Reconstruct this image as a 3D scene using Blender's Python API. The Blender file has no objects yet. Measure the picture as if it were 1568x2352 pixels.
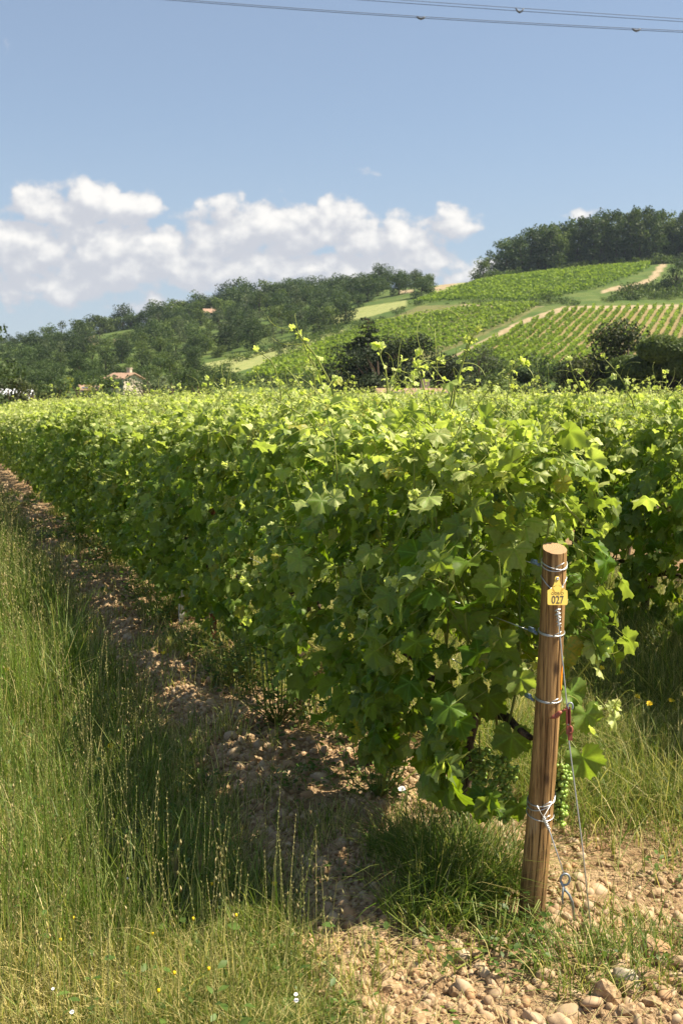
import bpy, math, random
import numpy as np
from mathutils import Vector, Matrix
R = np.random.RandomState(11)
random.seed(5)
S = bpy.context.scene
COL = S.collection
rad = math.radians

# ------------------------------------------------------------------ camera
F, CX, CY, HOR = 2613.0, 784.0, 1176.0, 900.0       # focal length and centre in units of a 1568x2352 frame
TH = math.atan((CY - HOR) / F)
CAMZ = 1.65
cam = bpy.data.cameras.new("camera"); camo = bpy.data.objects.new("camera", cam); COL.objects.link(camo)
cam.sensor_fit = 'VERTICAL'; cam.sensor_height = 36; cam.sensor_width = 24; cam.lens = 36 * F / 2352
camo.location = (0, 0, CAMZ); camo.rotation_euler = (math.pi / 2 - TH, 0, 0)
cam.clip_start = 0.1; cam.clip_end = 20000
cam.dof.use_dof = True; cam.dof.focus_distance = 4.1; cam.dof.aperture_fstop = 9.0
S.camera = camo

# ------------------------------------------------------------------ light
SUN_EL, SUN_AZ = rad(54), rad(88)                    # azimuth clockwise from +Y
sl = bpy.data.lights.new("sun", 'SUN'); so = bpy.data.objects.new("sun", sl); COL.objects.link(so)
sl.energy = 5.0; sl.angle = rad(0.53); sl.color = (1.0, 0.90, 0.70)
sd = Vector((math.sin(SUN_AZ) * math.cos(SUN_EL), math.cos(SUN_AZ) * math.cos(SUN_EL), math.sin(SUN_EL)))
so.rotation_euler = sd.to_track_quat('Z', 'Y').to_euler()
S.view_settings.view_transform = 'Standard'; S.view_settings.look = 'None'
S.view_settings.exposure = 1.18; S.view_settings.gamma = 1.0
S.cycles.use_denoising = True
S.cycles.max_bounces = 8; S.cycles.transparent_max_bounces = 8


class NT:
    """small helper to write node trees"""
    def __init__(s, tree): s.t = tree
    def node(s, typ, **kw):
        n = s.t.nodes.new(typ)
        for k, v in kw.items(): setattr(n, k, v)
        return n
    def put(s, sock, v):
        if isinstance(v, bpy.types.NodeSocket): s.t.links.new(v, sock)
        elif v is not None:
            if isinstance(v, (int, float)) and sock.type == 'RGBA': v = (v, v, v, 1)
            if isinstance(v, tuple) and sock.type == 'RGBA' and len(v) == 3: v = v + (1,)
            sock.default_value = v
    def m(s, op, a, b=None, c=None, clamp=False):
        n = s.node('ShaderNodeMath', operation=op, use_clamp=clamp)
        s.put(n.inputs[0], a); s.put(n.inputs[1], b); s.put(n.inputs[2], c)
        return n.outputs[0]
    def vm(s, op, a, b=None, out=0):
        n = s.node('ShaderNodeVectorMath', operation=op)
        s.put(n.inputs[0], a); s.put(n.inputs[1], b)
        return n.outputs[out]
    def mix(s, f, a, b, blend='MIX'):
        n = s.node('ShaderNodeMix', data_type='RGBA', blend_type=blend)
        s.put(n.inputs[0], f); s.put(n.inputs[6], a); s.put(n.inputs[7], b)
        return n.outputs[2]
    def ramp(s, f, a, b, lo=0.0, hi=1.0, smooth=True):
        n = s.node('ShaderNodeMapRange', interpolation_type='SMOOTHSTEP' if smooth else 'LINEAR')
        s.put(n.inputs[0], f); s.put(n.inputs[1], a); s.put(n.inputs[2], b); s.put(n.inputs[3], lo); s.put(n.inputs[4], hi)
        return n.outputs[0]
    def noise(s, vec, scale, detail=4, rough=0.55, dist=0.0):
        n = s.node('ShaderNodeTexNoise'); s.put(n.inputs['Vector'], vec)
        n.inputs['Scale'].default_value = scale; n.inputs['Detail'].default_value = detail
        n.inputs['Roughness'].default_value = rough; n.inputs['Distortion'].default_value = dist
        return n.outputs['Fac']
    def attr(s, name, out='Fac'):
        return s.node('ShaderNodeAttribute', attribute_name=name).outputs[out]


# ------------------------------------------------------------------ sky with cumulus clouds (by direction)
w = bpy.data.worlds.new("World"); S.world = w; w.use_nodes = True
wt = w.node_tree; wt.nodes.clear(); W = NT(wt)

def gno(x, y):                                        # direction of a sky point as (X/Y, Z/Y)
    u, v = (x - CX) / F, (CY - y) / F
    Y = v * math.sin(TH) + math.cos(TH)
    return u / Y, (v * math.cos(TH) - math.sin(TH)) / Y

CLOUDS = [  # x, y, half width, half height up, half height down, weight
    (115, 478, 110, 72, 42, 1.15), (200, 468, 120, 66, 50, 1.2), (300, 480, 80, 52, 40, 1.1),
    (40, 580, 170, 88, 80, 1.3), (-70, 570, 150, 85, 90, 1.2), (258, 575, 110, 82, 80, 1.6), (345, 602, 130, 80, 60, 1.5),
    (180, 625, 190, 70, 60, 1.15), (440, 628, 130, 72, 52, 1.15), (120, 660, 260, 50, 40, 1.0), (560, 630, 140, 72, 50, 1.2),
    (610, 612, 100, 52, 50, 1.15), (720, 630, 220, 52, 44, 1.05), (550, 515, 150, 68, 60, 1.3), (650, 530, 180, 70, 66, 1.25),
    (748, 520, 100, 64, 70, 1.15), (840, 548, 140, 64, 60, 1.15), (520, 570, 200, 50, 54, .85), (930, 532, 105, 52, 44, 1.3), (1042, 520, 62, 50, 44, 1.15),
    (900, 595, 180, 44, 44, .95), (1060, 625, 110, 36, 34, .85), (1335, 494, 44, 22, 22, .8),
    (15, 128, 115, 60, 40, .02), (5, 222, 62, 36, 30, -.05), (810, 398, 95, 28, 18, -.22), (625, 452, 70, 34, 20, .10),
    (380, 690, 620, 40, 50, .40)]
g = bpy.data.node_groups.new("cloud_field", 'ShaderNodeTree')
g.interface.new_socket("P", in_out='INPUT', socket_type='NodeSocketVector')
g.interface.new_socket("Field", in_out='OUTPUT', socket_type='NodeSocketFloat')
G = NT(g); gi = G.node('NodeGroupInput'); go = G.node('NodeGroupOutput'); P = gi.outputs[0]
nz = G.node('ShaderNodeTexNoise'); G.put(nz.inputs['Vector'], P); nz.inputs['Scale'].default_value = 22; nz.inputs['Detail'].default_value = 3
warp = G.vm('MULTIPLY', G.vm('SUBTRACT', nz.outputs['Color'], (.5, .5, .5)), (.035, .022, 0))
P2 = G.vm('ADD', P, warp)
sep = G.node('ShaderNodeSeparateXYZ'); G.put(sep.inputs[0], P2); U, V = sep.outputs[0], sep.outputs[1]
acc = None
for (x, y, rx, ru, rd, wgt) in CLOUDS:
    wgt = wgt * .84 - .04
    u0, v0 = gno(x, y)
    du = G.m('MULTIPLY', G.m('SUBTRACT', U, u0), F / rx)
    dv = G.m('SUBTRACT', V, v0)
    dv = G.m('MAXIMUM', G.m('MULTIPLY', dv, F / ru), G.m('MULTIPLY', dv, -F / rd))
    q = G.m('MULTIPLY_ADD', du, du, G.m('MULTIPLY', dv, dv))
    q = G.m('SUBTRACT', wgt, G.m('MULTIPLY', q, max(wgt, .6)))
    acc = q if acc is None else G.m('SMOOTH_MAX', acc, q, 0.10)
fb = G.noise(G.vm('MULTIPLY', P, (1, 1.5, 1)), 42, 8, .58)
fb2 = G.noise(P, 120, 5, .6)
fld = G.m('ADD', G.m('MAXIMUM', acc, -3.0), G.m('MULTIPLY', G.m('SUBTRACT', fb, .5), 1.3))
fld = G.m('ADD', fld, G.m('MULTIPLY', G.m('SUBTRACT', fb2, .5), .6))
for sc_, am in ((34, 1.1), (80, .55)):
    vo = G.node('ShaderNodeTexVoronoi', feature='SMOOTH_F1'); G.put(vo.inputs['Vector'], G.vm('MULTIPLY', G.vm('ADD', P2, (sc_, .3, 0)), (1, 1.25, 1))); vo.inputs['Scale'].default_value = sc_; vo.inputs['Smoothness'].default_value = .35
    fld = G.m('ADD', fld, G.m('MULTIPLY', G.m('SUBTRACT', .48, vo.outputs['Distance']), am))
G.t.links.new(fld, go.inputs[0])

tc = W.node('ShaderNodeTexCoord'); D = tc.outputs['Generated']
sepw = W.node('ShaderNodeSeparateXYZ'); W.put(sepw.inputs[0], D)
yy = W.m('MAXIMUM', sepw.outputs[1], .02)
cmb = W.node('ShaderNodeCombineXYZ'); W.put(cmb.inputs[0], W.m('DIVIDE', sepw.outputs[0], yy)); W.put(cmb.inputs[1], W.m('DIVIDE', sepw.outputs[2], yy))
Pw = cmb.outputs[0]
def field(off):
    n = W.node('ShaderNodeGroup'); n.node_tree = g
    W.put(n.inputs[0], W.vm('ADD', Pw, off) if off else Pw); return n.outputs[0]
f0, f2 = field(None), field((.007, .015, 0))
alpha = W.ramp(f0, -.06, .50)
alpha = W.m('MULTIPLY', alpha, W.ramp(sepw.outputs[1], .1, .3))
lit = W.ramp(W.m('SUBTRACT', f0, f2), -.45, 1.3)
lit = W.m('MULTIPLY', lit, W.ramp(f0, .0, .9, .2, 1.0))
sky = W.node('ShaderNodeTexSky', sky_type='NISHITA', sun_disc=False)
sky.sun_elevation = SUN_EL; sky.sun_rotation = SUN_AZ; sky.altitude = 200; sky.air_density = 1.0; sky.dust_density = 0.45; sky.ozone_density = 1.8
ccol = W.mix(lit, (4.55, 4.7, 5.15), (7.7, 7.5, 7.2))
veil = W.mix(W.ramp(sepw.outputs[2], .0, .24, .80, .34), sky.outputs[0], (3.5, 4.15, 5.1))
skyc = W.mix(alpha, veil, ccol)
bg = W.node('ShaderNodeBackground'); W.put(bg.inputs[0], skyc); bg.inputs[1].default_value = 0.060
wo = W.node('ShaderNodeOutputWorld'); wt.links.new(bg.outputs[0], wo.inputs[0])


# ------------------------------------------------------------------ helpers
def ray(x, y):
    u, v = (x - CX) / F, (CY - y) / F
    return np.array([u, v * math.sin(TH) + math.cos(TH), v * math.cos(TH) - math.sin(TH)])
def at(x, y, Y):                                      # point seen at (x, y) at distance Y
    d = ray(x, y); t = Y / d[1]
    return np.array([0, 0, CAMZ]) + d * t
def atp(x, y, Y):                                     # the same, for things round the end post
    return at(x, y, Y - .165)
def on_ground(x, y, z=0.0):
    d = ray(x, y); t = (z - CAMZ) / d[2]
    return np.array([0, 0, CAMZ]) + d * t
def proj(p):
    p = np.asarray(p, float); dz = p[..., 2] - CAMZ
    dep = p[..., 1] * math.cos(TH) - dz * math.sin(TH)
    up = p[..., 1] * math.sin(TH) + dz * math.cos(TH)
    return CX + F * p[..., 0] / dep, CY - F * up / dep
def nrm(v):
    v = np.asarray(v, float); return v / np.maximum(np.linalg.norm(v, axis=-1, keepdims=True), 1e-9)
def hsh(ix, iy, seed):
    n = (ix * 374761393 + iy * 668265263 + seed * 974711) & 0x7fffffff
    n = ((n ^ (n >> 13)) * 1274126177) & 0x7fffffff
    return ((n ^ (n >> 16)) & 0xffff) / 65535.0
def vnoise(x, y, seed=0):
    x = np.asarray(x, float); y = np.asarray(y, float)
    ix = np.floor(x).astype(np.int64); iy = np.floor(y).astype(np.int64)
    fx = x - ix; fy = y - iy; fx = fx * fx * (3 - 2 * fx); fy = fy * fy * (3 - 2 * fy)
    a = hsh(ix, iy, seed); b = hsh(ix + 1, iy, seed); c = hsh(ix, iy + 1, seed); d = hsh(ix + 1, iy + 1, seed)
    return (a * (1 - fx) + b * fx) * (1 - fy) + (c * (1 - fx) + d * fx) * fy
def fbm(x, y, seed=0, octv=3):
    s = 0; a = .5; k = 1.0
    for o in range(octv):
        s = s + a * (vnoise(x * k, y * k, seed + o) - .5) * 2; a *= .5; k *= 2.03
    return s
def in_poly(px, py, poly):
    px = np.asarray(px); py = np.asarray(py); c = np.zeros(px.shape, bool); n = len(poly)
    for i in range(n):
        x1, y1 = poly[i]; x2, y2 = poly[(i + 1) % n]
        if y1 == y2: continue
        c ^= ((y1 > py) != (y2 > py)) & (px < (x2 - x1) * (py - y1) / (y2 - y1) + x1)
    return c

def mesh_data(name, V, Fs, mats, attrs=None, uv=None, smooth=True, mi=None):
    V = np.asarray(V, np.float32).reshape(-1, 3)
    Fs = [np.asarray(f, np.int32) for f in Fs if len(f)]
    me = bpy.data.meshes.new(name)
    nl = sum(f.size for f in Fs); npoly = sum(len(f) for f in Fs)
    me.vertices.add(len(V)); me.vertices.foreach_set("co", V.ravel())
    me.loops.add(nl); me.polygons.add(npoly)
    li = np.concatenate([f.ravel() for f in Fs]).astype(np.int32)
    me.loops.foreach_set("vertex_index", li)
    tot = np.concatenate([np.full(len(f), f.shape[1], np.int32) for f in Fs])
    st = np.zeros(npoly, np.int32); st[1:] = np.cumsum(tot)[:-1]
    me.polygons.foreach_set("loop_start", st); me.polygons.foreach_set("loop_total", tot)
    me.polygons.foreach_set("use_smooth", np.full(npoly, smooth))
    if not isinstance(mats, (list, tuple)): mats = [mats]
    for m in mats: me.materials.append(m)
    if mi is not None: me.polygons.foreach_set("material_index", np.asarray(mi, np.int32))
    for k, a in (attrs or {}).items():
        at_ = me.attributes.new(k, 'FLOAT', 'POINT'); at_.data.foreach_set("value", np.asarray(a, np.float32))
    if uv is not None:
        ul = me.uv_layers.new(name="UVMap"); ul.data.foreach_set("uv", np.asarray(uv, np.float32)[li].ravel())
    me.update(calc_edges=True)
    return me
def link(name, data, parent=None, loc=None, rotz=0):
    o = bpy.data.objects.new(name, data); COL.objects.link(o)
    if parent is not None: o.parent = parent
    if loc is not None: o.location = tuple(float(c) for c in loc)
    if rotz: o.rotation_euler = (0, 0, rotz)
    return o
def tag(o, label=None, cat=None, group=None, kind=None):
    if label: o['label'] = label
    if cat: o['category'] = cat
    if group: o['group'] = group
    if kind: o['kind'] = kind
    return o
def children(o, allo):
    return [c for c in allo if c.parent == o]
def dup(root, kids, loc, rotz=0, sc=(1, 1, 1)):
    r = root.copy(); COL.objects.link(r); r.location = tuple(float(c) for c in loc); r.rotation_euler = (0, 0, rotz); r.scale = sc
    for k in kids:
        c = k.copy(); COL.objects.link(c); c.parent = r
    return r

class MB:
    """collects pieces of one mesh"""
    def __init__(s): s.V = []; s.F = {}; s.n = 0; s.A = {}; s.M = {}
    def add(s, V, Fs, mi=0, **attrs):
        V = np.asarray(V, float).reshape(-1, 3)
        for f in Fs:
            f = np.asarray(f, int)
            if f.size == 0: continue
            s.F.setdefault(f.shape[1], []).append(f + s.n); s.M.setdefault(f.shape[1], []).append(np.full(len(f), mi))
        for k in set(s.A) | set(attrs):
            a = attrs.get(k, 0.0)
            s.A.setdefault(k, [np.zeros(s.n)]).append(np.broadcast_to(np.asarray(a, float), (len(V),)).copy())
        s.V.append(V); s.n += len(V)
    def tube(s, pts, r, sides=6, cap=True, mi=0, **attrs):
        V, Fs = tube(pts, r, sides, cap); s.add(V, Fs, mi, **attrs)
    def box(s, c, size, rot=None, mi=0, **attrs):
        d = np.array([[x, y, z] for x in (-1, 1) for y in (-1, 1) for z in (-1, 1)], float) * np.array(size) / 2
        if rot is not None: d = d @ np.array(rot).T
        s.add(d + np.array(c), [np.array([[0, 1, 3, 2], [4, 6, 7, 5], [0, 4, 5, 1], [2, 3, 7, 6], [0, 2, 6, 4], [1, 5, 7, 3]])], mi, **attrs)
    def data(s, name, mats, uv=None, smooth=True):
        ks = sorted(s.F)
        return mesh_data(name, np.concatenate(s.V), [np.concatenate(s.F[k]) for k in ks], mats, {k: np.concatenate(a) for k, a in s.A.items()}, uv, smooth,
                         np.concatenate([np.concatenate(s.M[k]) for k in ks]))
    def build(s, name, mats, parent=None, loc=None, rotz=0, smooth=True):
        return link(name, s.data(name, mats, smooth=smooth), parent, loc, rotz)

def tube(pts, r, sides=6, cap=True):
    pts = np.asarray(pts, float); n = len(pts); r = np.broadcast_to(np.asarray(r, float), (n,))
    T = np.gradient(pts, axis=0); T = nrm(T)
    ref = np.array([0, 0, 1.0]) if abs(T[0][2]) < .9 else np.array([1.0, 0, 0])
    a = nrm(np.cross(T[0], ref)); ang = np.linspace(0, 2 * math.pi, sides, endpoint=False)
    V = []
    for i in range(n):
        a = nrm(a - T[i] * np.dot(a, T[i])); b = np.cross(T[i], a)
        V.append(pts[i] + r[i] * (np.cos(ang)[:, None] * a + np.sin(ang)[:, None] * b))
    V = np.concatenate(V); k = np.arange(sides); k2 = (k + 1) % sides
    Q = np.concatenate([np.stack([i * sides + k, i * sides + k2, (i + 1) * sides + k2, (i + 1) * sides + k], 1) for i in range(n - 1)])
    Fs = [Q]
    if cap: Fs.append(np.array([k[::-1], (n - 1) * sides + k]))
    return V, Fs
def segs(P0, P1, r0, r1):                             # many thin three-sided rods at once
    P0 = np.asarray(P0); P1 = np.asarray(P1); m = len(P0); d = nrm(P1 - P0)
    ref = np.where(np.abs(d[:, 2:3]) < .9, np.array([[0, 0, 1.0]]), np.array([[1.0, 0, 0]]))
    a = nrm(np.cross(d, ref)); b = np.cross(d, a); V = np.zeros((m, 6, 3))
    for i in range(3):
        o = math.cos(i * 2.0944) * a + math.sin(i * 2.0944) * b
        V[:, i] = P0 + o * np.reshape(r0, (-1, 1)); V[:, 3 + i] = P1 + o * np.reshape(r1, (-1, 1))
    q = np.array([[0, 1, 4, 3], [1, 2, 5, 4], [2, 0, 3, 5]])
    return V.reshape(-1, 3), [(np.arange(m)[:, None, None] * 6 + q[None]).reshape(-1, 4)]
def scatter(T, Fs, pos, Rm, sc):                      # copies of a template (verts T) with frames Rm (m,3,3) and scales
    m = len(pos); n = len(T)
    V = np.einsum('mij,nj->mni', Rm, T) * np.reshape(sc, (m, 1, 1))
    V = V + pos[:, None, :]
    return V.reshape(-1, 3), [(np.arange(m)[:, None, None] * n + f[None]).reshape(-1, f.shape[1]) for f in Fs]
def frames(t, n):                                     # columns: side, tip direction, normal
    t = nrm(t); n = nrm(n - t * np.sum(n * t, -1, keepdims=True)); s = np.cross(t, n)
    return np.stack([s, t, n], -1)
def ico(sub=1):
    p = (1 + 5 ** .5) / 2
    V = nrm(np.array([[-1, p, 0], [1, p, 0], [-1, -p, 0], [1, -p, 0], [0, -1, p], [0, 1, p], [0, -1, -p], [0, 1, -p], [p, 0, -1], [p, 0, 1], [-p, 0, -1], [-p, 0, 1]]))
    Fc = [(0, 11, 5), (0, 5, 1), (0, 1, 7), (0, 7, 10), (0, 10, 11), (1, 5, 9), (5, 11, 4), (11, 10, 2), (10, 7, 6), (7, 1, 8), (3, 9, 4), (3, 4, 2), (3, 2, 6), (3, 6, 8), (3, 8, 9), (4, 9, 5), (2, 4, 11), (6, 2, 10), (8, 6, 7), (9, 8, 1)]
    V = [tuple(v) for v in V]
    for _ in range(sub):
        mid = {}; nf = []
        def m_(a, b):
            k = (min(a, b), max(a, b))
            if k not in mid: V.append(tuple(nrm(np.array(V[a]) + np.array(V[b])))); mid[k] = len(V) - 1
            return mid[k]
        for a, b, c in Fc:
            x, y, z = m_(a, b), m_(b, c), m_(c, a); nf += [(a, x, z), (b, y, x), (c, z, y), (x, y, z)]
        Fc = nf
    return np.array(V), np.array(Fc)

# ------------------------------------------------------------------ materials
def mat(name):
    m = bpy.data.materials.new(name); m.use_nodes = True; m.node_tree.nodes.clear()
    N = NT(m.node_tree); out = N.node('ShaderNodeOutputMaterial'); return m, N, out
def principled(N, col, rough=.6, spec=.3, metal=0.0, normal=None):
    b = N.node('ShaderNodeBsdfPrincipled'); N.put(b.inputs['Base Color'], col); N.put(b.inputs['Roughness'], rough)
    b.inputs['Specular IOR Level'].default_value = spec; b.inputs['Metallic'].default_value = metal
    if normal is not None: N.put(b.inputs['Normal'], normal)
    return b.outputs[0]
def bump(N, h, strength=.4, dist=.01):
    b = N.node('ShaderNodeBump'); b.inputs['Strength'].default_value = strength; b.inputs['Distance'].default_value = dist
    N.put(b.inputs['Height'], h); return b.outputs[0]
def simple(name, col, rough=.6, spec=.3, metal=0.0, nscale=0, namp=.25):
    m, N, out = mat(name); c = col
    if nscale:
        tc = N.node('ShaderNodeTexCoord'); n = N.noise(tc.outputs['Object'], nscale, 5, .6)
        c = N.mix(n, tuple(x * (1 - namp) for x in col), tuple(min(1, x * (1 + namp)) for x in col))
    N.t.links.new(principled(N, c, rough, spec, metal), out.inputs[0]); return m
def leafy(name, dark, light, trans, tf=.35, rough=.5, spec=.35, back=None, veins=False, rndamp=.5, oamp=.24):
    """thin leaves: 'age' blends dark to light, 'rnd' varies each leaf"""
    m, N, out = mat(name)
    age, rn = N.attr('age'), N.attr('rnd')
    oi = N.node('ShaderNodeObjectInfo')
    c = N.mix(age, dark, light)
    k = N.m('MULTIPLY_ADD', rn, rndamp, 1 - rndamp / 2)
    k = N.m('MULTIPLY', k, N.m('MULTIPLY_ADD', oi.outputs['Random'], oamp, 1 - oamp / 2))
    if veins:
        uvn = N.node('ShaderNodeUVMap'); sp = N.node('ShaderNodeSeparateXYZ'); N.put(sp.inputs[0], uvn.outputs[0])
        u = N.m('ABSOLUTE', sp.outputs[0]); v = sp.outputs[1]
        d = u
        for a in (.95, 2.05):
            line = N.m('ABSOLUTE', N.m('SUBTRACT', N.m('MULTIPLY', u, math.cos(a)), N.m('MULTIPLY', v, math.sin(a))))
            along = N.m('ADD', N.m('MULTIPLY', u, math.sin(a)), N.m('MULTIPLY', v, math.cos(a)))
            d = N.m('MINIMUM', d, N.m('ADD', line, N.m('MULTIPLY', N.m('LESS_THAN', along, 0.0), 1.0)))
        vein = N.ramp(d, .012, .045, 1, 0)
        mp = N.noise(uvn.outputs[0], 7, 3)
        c = N.mix(N.m('MULTIPLY', vein, .5), c, tuple(min(1, x * 2.2 + .03) for x in dark))
        k = N.m('MULTIPLY', k, N.ramp(mp, .3, .7, .86, 1.14))
        c = N.mix(N.m('MULTIPLY', N.m('GREATER_THAN', rn, .972), N.ramp(mp, .35, .6)), c, (.24, .20, .035))
    c = N.vm('SCALE', c, None); N.t.links.new(k, c.node.inputs['Scale'])
    geo = N.node('ShaderNodeNewGeometry')
    cb = N.mix(geo.outputs['Backfacing'], c, N.mix(.55, c, back)) if back else c
    sh = principled(N, cb, rough, spec)
    tr = N.node('ShaderNodeBsdfTranslucent')
    tcx = N.vm('SCALE', N.mix(.5, N.vm('MULTIPLY', cb, (2.6, 2.6, 1.6)), trans), None); N.t.links.new(N.ramp(age, .05, .7, .80, 1.15), tcx.node.inputs['Scale']); N.put(tr.inputs[0], tcx)
    mx = N.node('ShaderNodeMixShader'); mx.inputs[0].default_value = tf
    N.t.links.new(sh, mx.inputs[1]); N.t.links.new(tr.outputs[0], mx.inputs[2]); N.t.links.new(mx.outputs[0], out.inputs[0])
    return m
M = {}
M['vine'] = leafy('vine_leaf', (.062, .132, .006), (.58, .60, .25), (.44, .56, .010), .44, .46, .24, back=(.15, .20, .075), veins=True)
M['vinefar'] = leafy('vine_leaf_far', (.064, .134, .007), (.62, .63, .29), (.44, .56, .012), .43, .48, .22, back=(.15, .20, .075))
M['hillvine'] = leafy('hill_vine_leaf', (.070, .135, .018), (.22, .29, .04), (.30, .42, .04), .3, .6, .2)
M['tree'] = leafy('tree_leaf', (.024, .042, .014), (.066, .098, .030), (.08, .14, .02), .2, .6, .2, rndamp=.6, oamp=.7)
M['pine'] = leafy('conifer_needle', (.013, .024, .010), (.040, .055, .018), (.03, .05, .01), .1, .6, .2, rndamp=.7)
M['bush'] = leafy('bush_leaf', (.035, .062, .016), (.10, .14, .035), (.12, .19, .03), .22, .6, .2, rndamp=.6, oamp=.7)
M['grass'] = leafy('grass_blade', (.070, .142, .011), (.56, .45, .20), (.26, .40, .03), .3, .5, .3, rndamp=.6)
M['weed'] = leafy('weed_leaf', (.045, .095, .016), (.16, .22, .05), (.18, .28, .03), .3, .5, .3)
M['seed'] = leafy('seed_head', (.15, .19, .045), (.50, .42, .24), (.5, .45, .25), .35, .6, .2)
M['stem'] = leafy('green_stem', (.13, .16, .03), (.36, .40, .08), (.2, .3, .05), .1, .4, .4)
M['grape'] = leafy('grape_berry', (.18, .29, .04), (.30, .42, .07), (.35, .48, .06), .12, .3, .5)
m, N, out = mat('bark'); tc = N.node('ShaderNodeTexCoord')
n = N.noise(N.vm('MULTIPLY', tc.outputs['Object'], (1, 1, .25)), 60, 6, .65)
N.t.links.new(principled(N, N.mix(N.ramp(n, .3, .7), (.022, .015, .010), (.12, .085, .06)), .9, .1, normal=bump(N, n, .8, .01)), out.inputs[0]); M['bark'] = m
M['steel'] = simple('galvanised_wire', (.55, .56, .57), .38, .5, .75)
M['steel_dull'] = simple('grey_steel', (.30, .33, .36), .5, .4, .6, 60)
M['cable'] = simple('dark_cable', (.10, .11, .13), .6, .3)
M['yellow'] = simple('yellow_plastic', (.90, .64, .13), .42, .4, 0, 40, .06)
M['ink'] = simple('grey_ink', (.10, .095, .08), .7, .1)
M['redpaint'] = simple('worn_red_paint', (.30, .085, .055), .5, .35, 0, 90, .4)
M['orange'] = simple('orange_paint', (.85, .26, .015), .5, .3, 0, 120, .12)
M['blue'] = simple('blue_grey_clamp', (.25, .33, .46), .35, .5, .5, 60)
M['whitestake'] = simple('pale_metal_stake', (.62, .64, .66), .5, .3, .2, 30)
M['ruststake'] = simple('rusty_stake', (.22, .09, .05), .8, .2, .2, 40, .5)
M['roof'] = None
m, N, out = mat('roof_tile'); tc = N.node('ShaderNodeTexCoord')
wv = N.node('ShaderNodeTexWave', wave_type='BANDS', bands_direction='X'); N.put(wv.inputs[0], tc.outputs['Object']); wv.inputs['Scale'].default_value = 1.6; wv.inputs['Distortion'].default_value = .6
n = N.noise(tc.outputs['Object'], 3, 5)
c = N.mix(N.ramp(n, .3, .7), (.30, .185, .125), (.46, .31, .22))
N.t.links.new(principled(N, N.mix(N.m('MULTIPLY', wv.outputs[1], .35), c, (.16, .09, .07)), .8, .2), out.inputs[0]); M['roof'] = m
M['render_wall'] = simple('cream_render', (.55, .47, .36), .9, .1, 0, 1.5, .15)
M['white_wall'] = simple('white_sheet', (.72, .74, .78), .6, .2, 0, 1.2, .1)
M['glass'] = simple('dark_window', (.03, .035, .045), .1, .6)
M['shutter'] = simple('grey_shutter', (.32, .36, .42), .7, .2)
M['petal_y'] = simple('yellow_petal', (.85, .58, .02), .6, .2)
M['petal_w'] = simple('white_petal', (.82, .80, .80), .6, .2)
m, N, out = mat('weathered_post_wood'); tc = N.node('ShaderNodeTexCoord'); ob = tc.outputs['Object']
n1 = N.noise(N.vm('MULTIPLY', ob, (1, 1, .035)), 90, 6, .65, .4); n2 = N.noise(N.vm('MULTIPLY', ob, (1, 1, .25)), 16, 4, .6); n3 = N.noise(N.vm('MULTIPLY', ob, (1, 1, .02)), 260, 3, .6)
c = N.mix(N.ramp(n1, .33, .68), (.155, .084, .030), (.50, .305, .125))
c = N.mix(N.ramp(n2, .48, .72, 0, .6), c, (.15, .088, .042))
c = N.mix(N.ramp(n3, .54, .68, 0, .85), c, (.035, .019, .010))
c = N.mix(N.ramp(n2, .25, .42, .55, 0), c, (.50, .40, .27))
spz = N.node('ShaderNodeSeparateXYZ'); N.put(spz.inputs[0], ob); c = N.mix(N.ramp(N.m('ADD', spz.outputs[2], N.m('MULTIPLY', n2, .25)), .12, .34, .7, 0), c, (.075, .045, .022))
vo = N.node('ShaderNodeTexVoronoi'); N.put(vo.inputs['Vector'], N.vm('MULTIPLY', ob, (1, 1, .55))); vo.inputs['Scale'].default_value = 9
c = N.mix(N.ramp(vo.outputs['Distance'], .05, .16, .85, 0), c, (.035, .018, .010))
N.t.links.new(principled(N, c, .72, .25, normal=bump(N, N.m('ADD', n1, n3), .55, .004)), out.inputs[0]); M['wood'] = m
m, N, out = mat('sawn_post_end'); tc = N.node('ShaderNodeTexCoord'); ob = tc.outputs['Object']
sp = N.node('ShaderNodeSeparateXYZ'); N.put(sp.inputs[0], N.vm('SUBTRACT', ob, (.078, .008, 0)))
r_ = N.m('SQRT', N.m('ADD', N.m('POWER', sp.outputs[0], 2), N.m('POWER', sp.outputs[1], 2)))
rg = N.m('SINE', N.m('ADD', N.m('MULTIPLY', r_, 1300), N.m('MULTIPLY', N.noise(ob, 40, 3), 5)))
an = N.noise(N.vm('NORMALIZE', N.vm('MULTIPLY', N.vm('SUBTRACT', ob, (.078, .008, 0)), (1, 1, 0))), 6, 4, .7)
c = N.mix(N.ramp(rg, -1, 1), (.30, .175, .095), (.46, .31, .18)); c = N.mix(N.ramp(an, .60, .66, 0, .8), c, (.09, .05, .03))
N.t.links.new(principled(N, c, .85, .1), out.inputs[0]); M['woodend'] = m
m, N, out = mat('river_stone'); oi = N.node('ShaderNodeObjectInfo'); tc = N.node('ShaderNodeTexCoord'); rn = N.attr('rnd')
k = N.m('FRACT', N.m('ADD', oi.outputs['Random'], rn)); n = N.noise(tc.outputs['Object'], 28, 5, .65)
c = N.mix(k, (.32, .215, .125), (.56, .45, .32)); c = N.mix(N.ramp(k, .6, .9), c, (.42, .25, .13)); c = N.mix(N.ramp(n, .35, .7, 0, .6), c, (.30, .195, .105))
N.t.links.new(principled(N, c, .75, .25, normal=bump(N, n, .35, .004)), out.inputs[0]); M['stone'] = m
m, N, out = mat('pale_stone'); tc = N.node('ShaderNodeTexCoord'); n = N.noise(tc.outputs['Object'], 30, 6, .65)
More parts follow.
